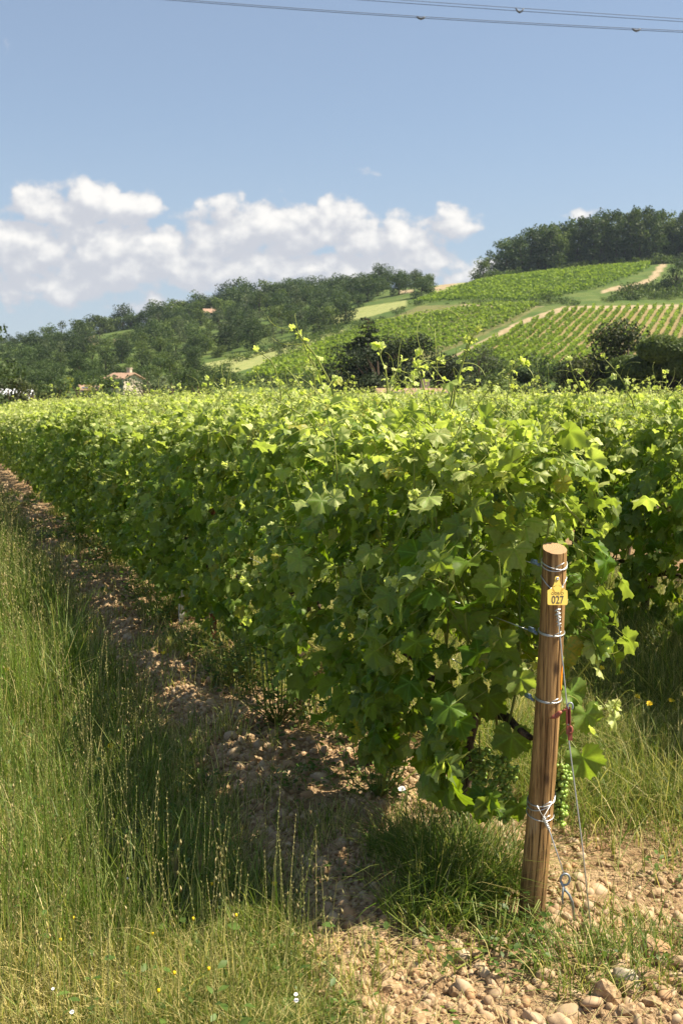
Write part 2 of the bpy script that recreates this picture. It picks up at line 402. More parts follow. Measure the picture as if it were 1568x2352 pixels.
N.t.links.new(principled(N, N.mix(N.ramp(n, .3, .7), (.36, .285, .19), (.54, .46, .34)), .75, .25, normal=bump(N, n, .4, .004)), out.inputs[0]); M['palestone'] = m
m, N, out = mat('ground_soil'); tc = N.node('ShaderNodeTexCoord'); ob = tc.outputs['Object']
n1 = N.noise(ob, 1.3, 5, .6); n2 = N.noise(ob, 14, 6, .65); n3 = N.noise(ob, 70, 4, .6)
c = N.mix(N.ramp(n2, .3, .7), (.25, .157, .086), (.475, .34, .205)); c = N.mix(N.ramp(n1, .4, .7, 0, .5), c, (.27, .14, .065))
c = N.mix(N.ramp(n3, .5, .75, 0, .5), c, (.13, .08, .045))
nf = N.noise(ob, .11, 5, .6); nf2 = N.noise(ob, .5, 4, .6)
grass = N.mix(N.ramp(nf, .35, .65), (.070, .115, .026), (.12, .15, .042)); grass = N.mix(N.ramp(nf2, .4, .7, 0, .6), grass, (.05, .08, .02))
dry = N.mix(N.ramp(nf2, .3, .7), (.20, .235, .075), (.31, .31, .125)); trk = N.mix(N.ramp(nf2, .3, .7), (.27, .21, .12), (.40, .31, .20))
c = N.mix(N.attr('grass'), c, grass); c = N.mix(N.attr('dry'), c, dry); c = N.mix(N.attr('track'), c, trk)
N.t.links.new(principled(N, c, .95, .1, normal=bump(N, N.m('ADD', n2, N.m('MULTIPLY', n3, .6)), 1.0, .045)), out.inputs[0]); M['soil'] = m
m, N, out = mat('soil_clod'); tc = N.node('ShaderNodeTexCoord'); n = N.noise(tc.outputs['Object'], 45, 5, .65); N.t.links.new(principled(N, N.mix(N.ramp(n, .3, .7), (.235, .148, .080), (.475, .34, .205)), .95, .1, normal=bump(N, n, .9, .01)), out.inputs[0]); M['clod'] = m

# ------------------------------------------------------------------ ground: one sheet from the vineyard to the hills and the horizon
ROWA = rad(20)
RD = np.array([-math.sin(ROWA), math.cos(ROWA)])      # along the rows
PL = np.array([-math.cos(ROWA), -math.sin(ROWA)])     # across the rows, towards the grass path
SP = 2.27
POST = on_ground(1216, 2100)[:2]
def qs(X, Y):
    dx = X - POST[0]; dy = Y - POST[1]
    return dx * PL[0] + dy * PL[1], dx * RD[0] + dy * RD[1]
def xy(q, s): return POST + PL * q + RD * s
HC = [-900, -400, 0, 200, 400, 600, 800, 1000, 1200, 1400, 1600, 2000, 2600]
HY = [190, 240, 290, 330, 400, 460, 540]
HP = np.array([
    [905, 900, 900, 895, 890, 882, 872, 867, 862, 858, 855, 850, 850],
    [890, 880, 878, 872, 862, 852, 822, 800, 780, 775, 770, 765, 765],
    [880, 865, 862, 850, 840, 815, 770, 735, 707, 704, 704, 700, 700],
    [870, 850, 845, 835, 815, 780, 740, 698, 686, 683, 680, 675, 675],
    [850, 825, 822, 808, 775, 740, 705, 663, 632, 610, 597, 588, 588],
    [840, 810, 800, 785, 748, 708, 680, 650, 640, 618, 606, 596, 596],
    [830, 800, 787, 770, 734, 692, 664, 660, 664, 650, 640, 630, 630]], float)
def ztab():
    ys = [0, 45, 70, 100, 140] + HY + [640, 800, 1500, 9000]
    Z = []
    for y_ in (0, 45): Z.append([0.0] * len(HC))
    Z.append([-.4] * len(HC)); Z.append([-1.6] * len(HC)); Z.append([-1.8] * len(HC))
    for i, y_ in enumerate(HY):
        row = []
        for x_, p in zip(HC, HP[i]):
            d = ray(x_, p); row.append(CAMZ + d[2] / d[1] * y_)
        Z.append(row)
    last = np.array(Z[-1]); Z.append(list(last * .75)); Z.append(list(last * .45)); Z.append([2.0] * len(HC)); Z.append([-4.0] * len(HC))
    ac = (np.array(HC) - CX) / F * math.cos(TH)
    ya = np.linspace(0, 1, 600) ** 2 * 9000
    aa = np.linspace(-.65, .7, 260)
    Z = np.array(Z); Z1 = np.stack([np.interp(aa, ac, z) for z in Z])
    Z2 = np.stack([np.interp(ya, ys, Z1[:, j]) for j in range(len(aa))], 1)
    def blur(A, k, ax):
        K = np.ones(k) / k
        pad = [(0, 0), (0, 0)]; pad[ax] = (k // 2, k // 2)
        return np.apply_along_axis(lambda v: np.convolve(v, K, 'valid'), ax, np.pad(A, pad, 'edge'))
    Z3 = blur(blur(blur(blur(Z2, 17, 1), 17, 1), 5, 0), 5, 0)
    return Z3
ZT = ztab()
Z0POST = 0.0
def zground(X, Y):
    X = np.asarray(X, float); Y = np.asarray(Y, float)
    Yc = np.clip(Y, 1, 8990); a = np.clip((X / np.maximum(Yc, 3) + .65) / 1.35 * 259, 0, 258.99); b = np.sqrt(Yc / 9000) * 599
    ia = a.astype(int); ib = np.minimum(b.astype(int), 598); fa = a - ia; fb_ = b - ib
    z = (ZT[ib, ia] * (1 - fa) + ZT[ib, ia + 1] * fa) * (1 - fb_) + (ZT[ib + 1, ia] * (1 - fa) + ZT[ib + 1, ia + 1] * fa) * fb_
    q, s = qs(X, Y)
    near = np.clip((40 - Y) / 20, 0, 1)
    qq = (q + SP / 2) % SP - SP / 2
    qq = np.where(q > SP / 2, q, qq)
    ridge = .05 * np.exp(-(qq / .35) ** 2) * np.clip((s - .15) / .5, 0, 1) + .07 * np.exp(-((q - .52) / .13) ** 2) * (.4 + 1.0 * vnoise(s * 1.6, q * 2, 5)) * np.clip((s - .6) / .8, 0, 1)
    soil = np.clip(1.0 - np.abs(q - .1) / 1.2, .25, 1)
    z = z + near * (ridge + soil * (.034 * fbm(X * 4, Y * 4, 3) + .030 * fbm(X * 12, Y * 12, 9, 3) * np.clip((14 - Y) / 6, 0, 1)) + .02 * fbm(X * .9, Y * .9, 7))
    z = z - .03 * np.clip(-X - 3, 0, 25) * np.clip((120 - Y) / 40, 0, 1)
    z = z - Z0POST * np.exp(-((X - POST[0] - .05) ** 2 + (Y - POST[1] + .1) ** 2) / .16)
    return z + np.clip((Y - 120) / 100, 0, 1) * np.clip((900 - Y) / 300, 0, 1) * .5 * fbm(X * .06, Y * .06, 21)
Z0POST = float(zground(POST[0], POST[1] - .03)) + .004
YS_ = np.concatenate([np.linspace(60, 200, 300), np.linspace(200, 700, 800)[1:]])
def on_hill(x, y):
    d = ray(x, y); X = d[0] / d[1] * YS_; Z = CAMZ + d[2] / d[1] * YS_
    k = np.nonzero(zground(X, YS_) > Z)[0]
    i = k[0] if len(k) else len(YS_) - 1
    return np.array([X[i], YS_[i], float(zground(X[i], YS_[i]))])
# land cover polygons, on the picture of the hillside
FIELD_A = [(560, 878), (615, 838), (700, 806), (790, 772), (860, 745), (965, 702), (1060, 700), (1240, 704), (1180, 738), (1012, 812), (900, 850), (850, 868)]
FIELD_B = [(870, 742), (965, 690), (1085, 652), (1180, 632), (1330, 606), (1420, 596), (1505, 594), (1485, 622), (1395, 658), (1300, 680), (1240, 694), (1040, 692), (960, 700)]
FIELD_C = [(1038, 832), (1205, 748), (1296, 714), (1700, 704), (1700, 830), (1300, 856), (1050, 864), (1010, 845)]
MEADOWS = [[(440, 858), (470, 835), (590, 812), (650, 788), (790, 757), (795, 768), (720, 800), (620, 832), (560, 850), (500, 868)], [(985, 668), (1030, 640), (1095, 622), (1110, 640), (1060, 660), (1000, 674)], [(540, 742), (585, 735), (585, 742), (545, 750)], [(760, 728), (830, 705), (930, 690), (930, 705), (820, 735), (765, 745)]]
TRACKS = [[(1006, 836), (1190, 738), (1280, 707), (1299, 712), (1202, 744), (1036, 826), (1015, 846)], [(1285, 704), (1700, 697), (1700, 709), (1290, 713)], [(1488, 640), (1516, 604), (1534, 603), (1506, 640), (1462, 664), (1400, 670), (1405, 666)], [(1380, 668), (1430, 652), (1430, 658), (1380, 676)], [(990, 664), (1060, 634), (1075, 640), (1010, 668)], [(920, 667), (945, 665), (950, 672), (920, 674)], [(180, 782), (215, 770), (225, 795), (190, 802)], [(265, 778), (290, 772), (290, 790), (268, 796)], [(1055, 697), (1180, 703), (1250, 704), (1180, 708), (1060, 702)]]
cols = np.unique(np.concatenate([np.linspace(-1.4, -.36, 26), np.linspace(-.36, .36, 250), np.linspace(.36, 1.4, 26)]))
yr = list(np.arange(-7, 1.5, .5)) + list(np.arange(1.5, 9, .04))
while yr[-1] < 60: yr.append(yr[-1] * 1.012)
yr += list(np.linspace(61, 560, 260)) + [600, 650, 700, 800, 900, 1100, 1500, 2200, 3500, 5500, 9000]
yr = np.array(yr)
AA, YY = np.meshgrid(cols, yr); XX = AA * (YY + 8)
ZZ = zground(XX, YY)
nr, nc = ZZ.shape; idx = np.arange(nr * nc).reshape(nr, nc)
FQ = np.stack([idx[:-1, :-1], idx[:-1, 1:], idx[1:, 1:], idx[1:, :-1]], -1).reshape(-1, 4)
GV = np.stack([XX, YY, ZZ], -1).reshape(-1, 3)
gx, gy = proj(np.where(GV[:, 1:2] < 5, np.array([[0, 5, 0.]]), GV))
qv, sv = qs(GV[:, 0], GV[:, 1]); far = GV[:, 1] > 130
gm = np.where(far, 1.0, np.where(GV[:, 1] > 55, .6, np.clip((qv - .65) / .25, 0, .55)))
dr = np.zeros(len(GV)); tk = np.zeros(len(GV))
for p in MEADOWS: dr[far & in_poly(gx, gy, p)] = 1
for p in TRACKS: tk[far & in_poly(gx, gy, p)] = 1
gm[far & in_poly(gx, gy, FIELD_C)] = .38
gm[far & in_poly(gx, gy, FIELD_A)] = .75
tag(link('ground', mesh_data('ground', GV, [FQ], M['soil'], {'grass': gm, 'dry': dr, 'track': tk})), kind='structure')

# ------------------------------------------------------------------ grapevines
LOBES = [(0, 1.0), (12, .90), (25, .82), (34, .72), (44, .82), (56, .93), (67, .85), (79, .76), (88, .68), (100, .74), (117, .76), (134, .68), (150, .58), (166, .42), (176, .14)]
def leaf_template(n, cup, ripple, seed=0):
    h = n // 2; ph = np.linspace(0, 176, h + 1); r = np.interp(ph, *zip(*LOBES))
    if n > 16: r = r * (1 + .05 * np.where(np.arange(h + 1) % 2 == 0, 1.5, -1))
    ph = np.radians(np.concatenate([ph, -ph[:0:-1]])); r = np.concatenate([r, r[:0:-1]])
    o = np.stack([r * np.sin(ph), r * np.cos(ph)], 1); k = len(o)
    rr = np.random.RandomState(seed); f = rr.uniform(0, 6)
    def lift(p):
        d = np.hypot(p[:, 0], p[:, 1]); a = np.arctan2(p[:, 0], p[:, 1])
        return cup * np.abs(p[:, 0]) ** 1.2 * .7 - .30 * d ** 2 + ripple * d * np.sin(5 * a + f) + ripple * .6 * d * np.sin(2 * a + 2 * f)
    if n > 16:
        mid = o * .55; T = np.concatenate([[[0, 0]], mid, o]); i = np.arange(k); j = (i + 1) % k
        Fs = [np.stack([np.zeros(k, int), 1 + j, 1 + i], 1), np.stack([1 + i, 1 + j, 1 + k + j, 1 + k + i], 1)]
    else:
        T = np.concatenate([[[0, 0]], o]); i = np.arange(k); j = (i + 1) % k
        Fs = [np.stack([np.zeros(k, int), 1 + j, 1 + i], 1)]
    return np.concatenate([T, lift(T)[:, None]], 1), Fs, T
LT_NEAR = [leaf_template(42, .45, .13, 1), leaf_template(42, .10, .20, 2), leaf_template(42, .85, .14, 3), leaf_template(42, -.30, .18, 4)]
LT_MID = [leaf_template(12, .35, .08, 1), leaf_template(12, .6, .08, 2)]

class Leaves:
    def __init__(s): s.p = []; s.t = []; s.n = []; s.s = []; s.a = []
    def add(s, p, t, n, size, age): s.p.append(p); s.t.append(t); s.n.append(n); s.s.append(size); s.a.append(age)
    def mesh(s, name, temps, mt, rs):
        p, t, n, sz, ag = (np.array(x, float) for x in (s.p, s.t, s.n, s.s, s.a))
        Rm = frames(t, n); which = rs.randint(0, len(temps), len(p)); mb = MB(); uvs = []
        # collect per template; attributes per leaf
        Vs, Fs3, Fs4, A, Rn, UV, off = [], [], [], [], [], [], 0
        for k, (T, F_, T2) in enumerate(temps):
            sel = which == k
            if not sel.any(): continue
            V, FF = scatter(T, F_, p[sel], Rm[sel], sz[sel])
            for f in FF: (Fs3 if f.shape[1] == 3 else Fs4).append(f + off)
            off += len(V); Vs.append(V); A.append(np.repeat(ag[sel], len(T))); Rn.append(np.repeat(rs.rand(sel.sum()), len(T))); UV.append(np.tile(T2, (sel.sum(), 1)))
        Fl = [np.concatenate(x) for x in (Fs3, Fs4) if x]
        return mesh_data(name, np.concatenate(Vs), Fl, mt, {'age': np.concatenate(A), 'rnd': np.concatenate(Rn)}, np.concatenate(UV))

def curl(p0, d, L, turns, rs, n=16):                   # a tendril that ends in a curl
    d = nrm(d); side = nrm(np.cross(d, rs.normal(size=3))); P_ = [np.array(p0)]; c = np.array(d)
    for i in range(n):
        k = (i / n) ** 1.6 * turns * 2 * math.pi / n * 1.6
        c = nrm(c * math.cos(k) + side * math.sin(k) + np.array([0, 0, -.02])); P_.append(P_[-1] + c * L / n)
    return np.array(P_)
def grow_shoot(path, lv, stems, rs, size0=.06, tendrils=True, r0=.0032, fork=False, step=.075):
    """a young cane along path: alternate leaves that shrink to the tip, tendrils opposite them"""
    path = np.asarray(path, float); seg = np.linalg.norm(np.diff(path, axis=0), axis=1); cum = np.concatenate([[0], np.cumsum(seg)]); L = cum[-1]
    def pt(d): return np.array([np.interp(d, cum, path[:, i]) for i in range(3)])
    m = max(5, int(L / .04)); ds = np.linspace(0, L, m)
    P_ = np.array([pt(d) for d in ds]); P_[1:-1] += rs.normal(0, .0025, (m - 2, 3))
    stems.tube(P_, np.linspace(r0, r0 * .45, m), 5, age=.5, rnd=rs.rand())
    d = .02; side = 1; a0 = rs.uniform(0, 6.28)
    while d < L:
        f = d / L; p = pt(d); ax = nrm(pt(min(L, d + .02)) - pt(max(0, d - .02)))
        b = nrm(np.cross(ax, [math.cos(a0), math.sin(a0), .1])) * side
        sz = size0 * (1 - .78 * f) * rs.uniform(.8, 1.15); pet = sz * rs.uniform(.8, 1.2)
        o = nrm(b + ax * .5 + rs.normal(0, .2, 3)); q = p + o * pet
        stems.add(*segs([p], [q], [.0015], [.001]), age=.6, rnd=rs.rand())
        lv.add(q, nrm(o * .8 + np.array([0, 0, -.55]) + rs.normal(0, .3, 3)), nrm(np.array([0, 0, .8]) + o * .2 + rs.normal(0, .45, 3)), sz, min(1, .25 + .75 * f + rs.uniform(-.1, .1)))
        if tendrils and rs.rand() < .6 and f > .25:
            c = curl(p, -b + ax * .7 + rs.normal(0, .2, 3), rs.uniform(.09, .20), rs.uniform(.3, 1.1), rs)
            stems.tube(c, np.linspace(.0016, .0009, len(c)), 4, age=.8, rnd=rs.rand())
        side *= -1; d += step * (1 - .5 * f); a0 += rs.uniform(-.4, .4)
    tip = P_[-1]
    for k in range(4):
        o = nrm(rs.normal(0, .6, 3) + nrm(P_[-1] - P_[-3])); lv.add(tip + o * .012, o, nrm(rs.normal(size=3)), rs.uniform(.012, .024), 1.0)

def thick(z): return np.interp(z, [.15, .36, .6, .8, .98, 1.2, 1.38, 1.5], [.12, .22, .31, .35, .35, .27, .16, .08])
def vine_leaves(rs, nl, size, lv, stems, top=1.40, xr=.56, bottom=.40, petioles=True, keep=None):
    ph = rs.uniform(0, 6.28, 4)
    def wob(x, s): return .05 * math.sin(x * 7 + ph[0] + s) + .05 * math.sin(x * 13 + ph[1] - 2 * s) + .03 * math.sin(x * 23 + ph[2])
    for i in range(nl):
        k = rs.rand(); x = rs.uniform(-xr, xr); s = 1 if rs.rand() < .58 else -1
        if k < .67:
            zb = bottom + .5 * wob(x, s * 2) + (.46 if s < 0 else 0); z = zb + (top - zb) * rs.beta(1.15, 1.1)
            y = s * (thick(z) * rs.uniform(.62, 1.06) + wob(x + z, s)); o = np.array([rs.normal(0, .35), s, 0])
            n = nrm(o * .60 + np.array([0, 0, .66]) + rs.normal(0, .48, 3)); t = nrm(np.array([0, 0, -.75]) + o * .45 + rs.normal(0, .42, 3))
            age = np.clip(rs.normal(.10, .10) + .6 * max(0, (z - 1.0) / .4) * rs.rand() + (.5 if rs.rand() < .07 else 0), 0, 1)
        elif k < .78:
            z = rs.uniform(.72, 1.3); y = rs.uniform(-1, 1) * thick(z) * .6; o = nrm(rs.normal(size=3)); n = nrm(np.array([0, 0, 1]) + rs.normal(0, .6, 3)); t = nrm(rs.normal(size=3)); age = np.clip(rs.normal(.05, .06), 0, 1)
        else:
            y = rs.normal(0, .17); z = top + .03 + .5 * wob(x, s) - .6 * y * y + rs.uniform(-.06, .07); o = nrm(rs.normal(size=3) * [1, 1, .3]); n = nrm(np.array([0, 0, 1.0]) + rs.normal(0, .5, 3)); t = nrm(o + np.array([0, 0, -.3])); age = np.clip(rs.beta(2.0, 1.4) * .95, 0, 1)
        sz = size * rs.uniform(.5, 1.18) * (1 - .45 * age)
        p = np.array([x, y, z])
        if keep is not None and not keep(p): continue
        lv.add(p, t, n, sz, age)
        if petioles:
            q = p - t * sz * .1 - nrm(o) * sz * .9 + np.array([0, 0, .035]); stems.add(*segs([q], [p], [.0016], [.0012]), age=.45, rnd=rs.rand())
def trunk_geo(rs, mb, h=.52):
    z = np.linspace(-.06, h, 9); x = np.cumsum(rs.normal(0, .014, 9)); y = np.cumsum(rs.normal(0, .012, 9)); x -= x[0]; y -= y[0]
    r = .030 + rs.normal(0, .005, 9) + np.array([.012, .006, 0, 0, 0, 0, .004, .010, .008]); mb.tube(np.stack([x, y, z], 1), r, 9)
    for s in (-1, 1):
        k = np.linspace(0, 1, 6); mb.tube(np.stack([x[-1] + s * .42 * k, y[-1] * (1 - k) + rs.normal(0, .008, 6), h - .02 + .05 * np.sin(k * 2.5) + rs.normal(0, .008, 6)], 1), np.linspace(.022, .010, 6), 7)

def make_vine(seed, nl, size, temps, top=1.40, nshoot=6, inner=8, bottom=.40, xr=.56, keep=None):
    rs = np.random.RandomState(seed); lv = Leaves(); st = MB(); tr = MB()
    vine_leaves(rs, nl, size, lv, st, top, xr, bottom, temps is LT_NEAR, keep)
    for i in range(inner):
        x = rs.uniform(-.45, .45); y = rs.normal(0, .05); e = np.array([x + rs.normal(0, .12), rs.normal(0, .17), rs.uniform(1.1, 1.35)])
        if keep is not None and not all(keep(np.array([x, y, .52]) * (1 - f) + e * f) for f in (.2, .4, .6, .8, 1)): continue
        k = np.linspace(0, 1, 6)[:, None]; st.tube(np.array([[x, y, .52]]) * (1 - k) + e * k + rs.normal(0, .01, (6, 3)), np.linspace(.005, .003, 6), 5, age=.3, rnd=rs.rand())
    for i in range(nshoot):
        x = rs.uniform(-.5, .5); y = rs.normal(0, .16); h = rs.choice([.08, .13, .19, .26, .36], p=[.25, .27, .22, .17, .09]); b = np.array([x, y, top - .12]); d = rs.normal(0, .35, 2)
        k = np.linspace(0, 1, 7)[:, None]; p = b + np.concatenate([d[None] * k * (h + .1) * k, (k * (h + .12) * (1 - .12 * k ** 3))], 1)
        grow_shoot(p, lv, st, rs, .052, temps is LT_NEAR)
    for i in range(8):
        x = rs.uniform(-.5, .5); s = 1 if i % 2 else -1; z = rs.uniform(.6, 1.3); b = np.array([x, s * thick(z) * .8, z])
        if keep is not None and not keep(b * [1, 1.5, 1]): continue
        k = np.linspace(0, 1, 7)[:, None]; L = rs.uniform(.12, .28)
        p = b + np.array([[rs.normal(0, .4), s * .8, .55]]) * k * L - np.array([[0, 0, .5]]) * (k ** 2) * L
        grow_shoot(p, lv, st, rs, .05, temps is LT_NEAR)
    trunk_geo(rs, tr)
    e = link('grapevine', None); e.empty_display_size = .1
    mt = M['vine'] if temps is LT_NEAR else M['vinefar']
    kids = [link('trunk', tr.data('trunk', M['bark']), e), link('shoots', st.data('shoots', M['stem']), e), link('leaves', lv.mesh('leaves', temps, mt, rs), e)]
    return e, kids
NEAR = [make_vine(100 + i, 980, .063, LT_NEAR, nshoot=13, bottom=.17, xr=.63) for i in range(6)]
MID = [make_vine(200 + i, 640, .070, LT_MID, nshoot=15, inner=3, bottom=.17) for i in range(5)]
spots = []
for row in range(0, 24):
    s0 = .42 if row == 0 else -6 + R.rand()
    for s in np.arange(s0, 95, .82 if row == 1 else 1.0):
        q = -SP * row + R.normal(0, .02); p = xy(q, s + R.normal(0, .04))
        if p[1] < .6 or p[1] > 82: continue
        x_, y_ = proj([p[0], p[1], 1.0])
        mg = 1.6 * F / p[1]
        if x_ < -mg or x_ > 1568 + mg: continue
        hh = np.interp(s, [0, 8, 16, 26, 40], [1.0, .97, .91, .84, .82]) if row == 0 else 1.0
        spots.append((p[1] if row else p[1] * .8, p, row, s, hh))
spots.sort(key=lambda t: t[0])
VROT = ROWA + math.pi / 2
EV = xy(0, .46); EVM = Matrix.Translation((EV[0], EV[1], float(zground(*EV)))) @ Matrix.Rotation(VROT, 4, 'Z'); EVA = np.array(EVM)
SDN = np.array(sd)
def clear_of_post(p):
    w_ = EVA[:3, :3] @ p + EVA[:3, 3]; x, y = proj(w_)
    if 1170 < x < 1335 and 1225 < y < 2150 and w_[1] < 3.56: return False
    if 1170 < x < 1330 and 1190 < y < 1320 and w_[1] < 3.735: return False
    for c in ((1279, 1372), (1265, 1300), (1255, 1480), (1245, 1620), (1235, 1760)):
        d = w_ - atp(c[0], c[1], 3.58); t = d @ SDN
        if t > -.03 and np.linalg.norm(d - SDN * max(t, 0)) < .095: return False
    return True
ENDV = make_vine(91, 1250, .064, LT_NEAR, nshoot=5, bottom=.24, xr=.50, keep=clear_of_post)
used = set(); VINES = []
ROWN = {0: 'leafy grapevine trained in the front row along the grassy path', 1: 'leafy grapevine in the second row behind the wooden end post'}
for i, (dd, p, row, s, hh) in enumerate(spots[:296]):
    bank = NEAR if p[1] < 15 else MID
    v = R.randint(len(bank)); root, kids = bank[v]
    loc = (p[0], p[1], float(zground(*p))); rz = VROT + (math.pi if R.rand() < .5 and row > 1 else 0); sc = (1, R.uniform(.92, 1.1), hh * R.uniform(.97, 1.03))
    key = (id(bank), v)
    if row == 0 and s < 1:
        o, ks = ENDV; loc = tuple(EVM.translation); rz = VROT; sc = (1, 1, 1); o.location = loc; o.rotation_euler = (0, 0, rz)
    elif key not in used:
        used.add(key); o = root; o.location = loc; o.rotation_euler = (0, 0, rz); o.scale = sc; ks = kids
    else:
        o = dup(root, kids, loc, rz, sc)
    lab = ROWN.get(row, 'leafy grapevine far back in the vineyard, only its pale top showing'); grp = {0: 'grapevines of the front row', 1: 'grapevines of the second row'}.get(row, 'grapevines of the rows behind')
    if row == 0 and i < 40 and s < 1: lab = 'grapevine at the row end, right behind the wooden post with the yellow tag'
    if row == 0 and 1 < s < 2: lab = 'second grapevine from the wooden end post, bearing bright young shoots'
    tag(o, lab, 'grapevine', grp); VINES.append((o, p, row, s, Matrix.Translation(loc) @ Matrix.Rotation(rz, 4, 'Z') @ Matrix.Diagonal((*sc, 1))))
for bank in (NEAR, MID):
    for v, (root, kids) in enumerate(bank):
        if (id(bank), v) not in used:
            for k in kids + [root]: bpy.data.objects.remove(k)
# the rest of the vineyard, tops only, as one mass
rest = spots[296:]
lvr = Leaves(); rs = np.random.RandomState(77)
for dd, p, row, s, hh in rest:
    z0 = float(zground(*p)); nl = 120 if p[1] < 45 else 70
    sz = .10 if p[1] < 45 else .13
    x = rs.uniform(-.55, .55, nl); y = rs.normal(0, .17, nl); z = np.where(rs.rand(nl) < .7, 1.43 - y * y * 2 + rs.uniform(-.14, .12, nl), rs.uniform(.6, 1.4, nl)); z = z + (rs.rand(nl) < .08) * rs.uniform(.05, .3, nl)
    y = np.where(z < 1.2, np.sign(y) * .3, y)
    for k in range(nl):
        P3 = (p[0] + RD[0] * x[k] + PL[0] * y[k], p[1] + RD[1] * x[k] + PL[1] * y[k], z0 + z[k])
        lvr.add(P3, rs.normal(size=3), rs.normal(0, .55, 3) + [0, 0, 1], sz * rs.uniform(.5, 1.0), np.clip(rs.beta(1.5, 1.7) if z[k] > 1.25 else .1, 0, 1))
if lvr.p:
    tag(link('vineyard_canopy', lvr.mesh('vineyard_canopy', [leaf_template(8, .4, .1, 4)], M['vinefar'], rs)), 'pale green mass of vine tops filling the vineyard behind the front rows', 'vines', kind='stuff')
print('vines', len(spots), len(VINES))

def nearest_vine(X, Y, row=None):
    return min((v for v in VINES if row is None or v[2] == row), key=lambda v: (v[1][0] - X) ** 2 + (v[1][1] - Y) ** 2)
def attach(world_path, seed, size0, tend=True, row=None, r0=.004, step=.075, extra=None):
    rs = np.random.RandomState(seed); v = nearest_vine(world_path[0][0], world_path[0][1], row); inv = np.array(v[4].inverted())
    wp = np.array(world_path); t = np.linspace(0, 1, len(wp)); tt = np.linspace(0, 1, 12)
    # smooth the path
    pp = np.stack([np.interp(tt, t, wp[:, i]) for i in range(3)], 1); pp[1:-1] = (pp[:-2] + pp[1:-1] * 2 + pp[2:]) / 4
    pp = pp @ inv[:3, :3].T + inv[:3, 3]
    lv = Leaves(); st = MB(); grow_shoot(pp, lv, st, rs, size0, tend, r0, step=step)
    sh = link('shoot', st.data('shoot', M['stem']), v[0]); link('shoot_leaves', lv.mesh('shoot_leaves', LT_NEAR, M['vine'], rs), sh)
    return sh
HERO = [  # points on the picture of the shoot, distance
    ([(775, 960), (765, 890), (725, 815), (672, 755)], 5.4, .050), ([(752, 950), (742, 880), (700, 800), (690, 770)], 5.5, .045),
    ([(650, 960), (643, 880), (622, 825), (592, 806)], 6.2, .040), ([(725, 960), (722, 880), (712, 825), (700, 800)], 5.7, .040),
    ([(915, 1010), (898, 930), (884, 860), (870, 800)], 4.8, .048), ([(1002, 1010), (990, 940), (974, 890), (957, 842)], 4.4, .048),
    ([(1030, 960), (1046, 890), (1066, 820), (1090, 762)], 4.2, .052), ([(1022, 980), (1034, 900), (1060, 840), (1072, 790)], 4.25, .045),
    ([(1160, 960), (1166, 900), (1170, 860), (1176, 836)], 7.9, .06), ([(1352, 960), (1338, 905), (1316, 865), (1306, 828)], 7.6, .06),
    ([(1470, 980), (1450, 920), (1425, 865), (1385, 822)], 7.1, .06), ([(1225, 1330), (1240, 1270), (1262, 1200), (1285, 1125)], 3.78, .075),
    ([(1195, 1230), (1172, 1150), (1130, 1060), (1095, 985)], 3.85, .085), ([(1060, 1160), (1052, 1080), (1040, 1010), (1044, 960)], 4.05, .075),
    ([(1290, 1150), (1320, 1190), (1350, 1215), (1375, 1215)], 3.75, .03), ([(520, 960), (512, 905), (500, 885), (480, 870)], 7.4, .05), ([(280, 960), (272, 915), (262, 890), (255, 872)], 11, .06),
    ([(1270, 1700), (1310, 1660), (1350, 1640), (1410, 1622)], 3.65, .05), ([(1290, 1580), (1320, 1560), (1350, 1520), (1380, 1480)], 3.72, .07)]
for i, (pts, Y, sz) in enumerate(HERO):
    attach([at(x, y, Y - (.16 if Y < 4.3 else .08)) for x, y in pts], 300 + i, sz, True, 0 if Y < 6.9 or Y > 8 else 1, .0050 if Y < 5 else .0062, .085 if Y < 5 else .075)
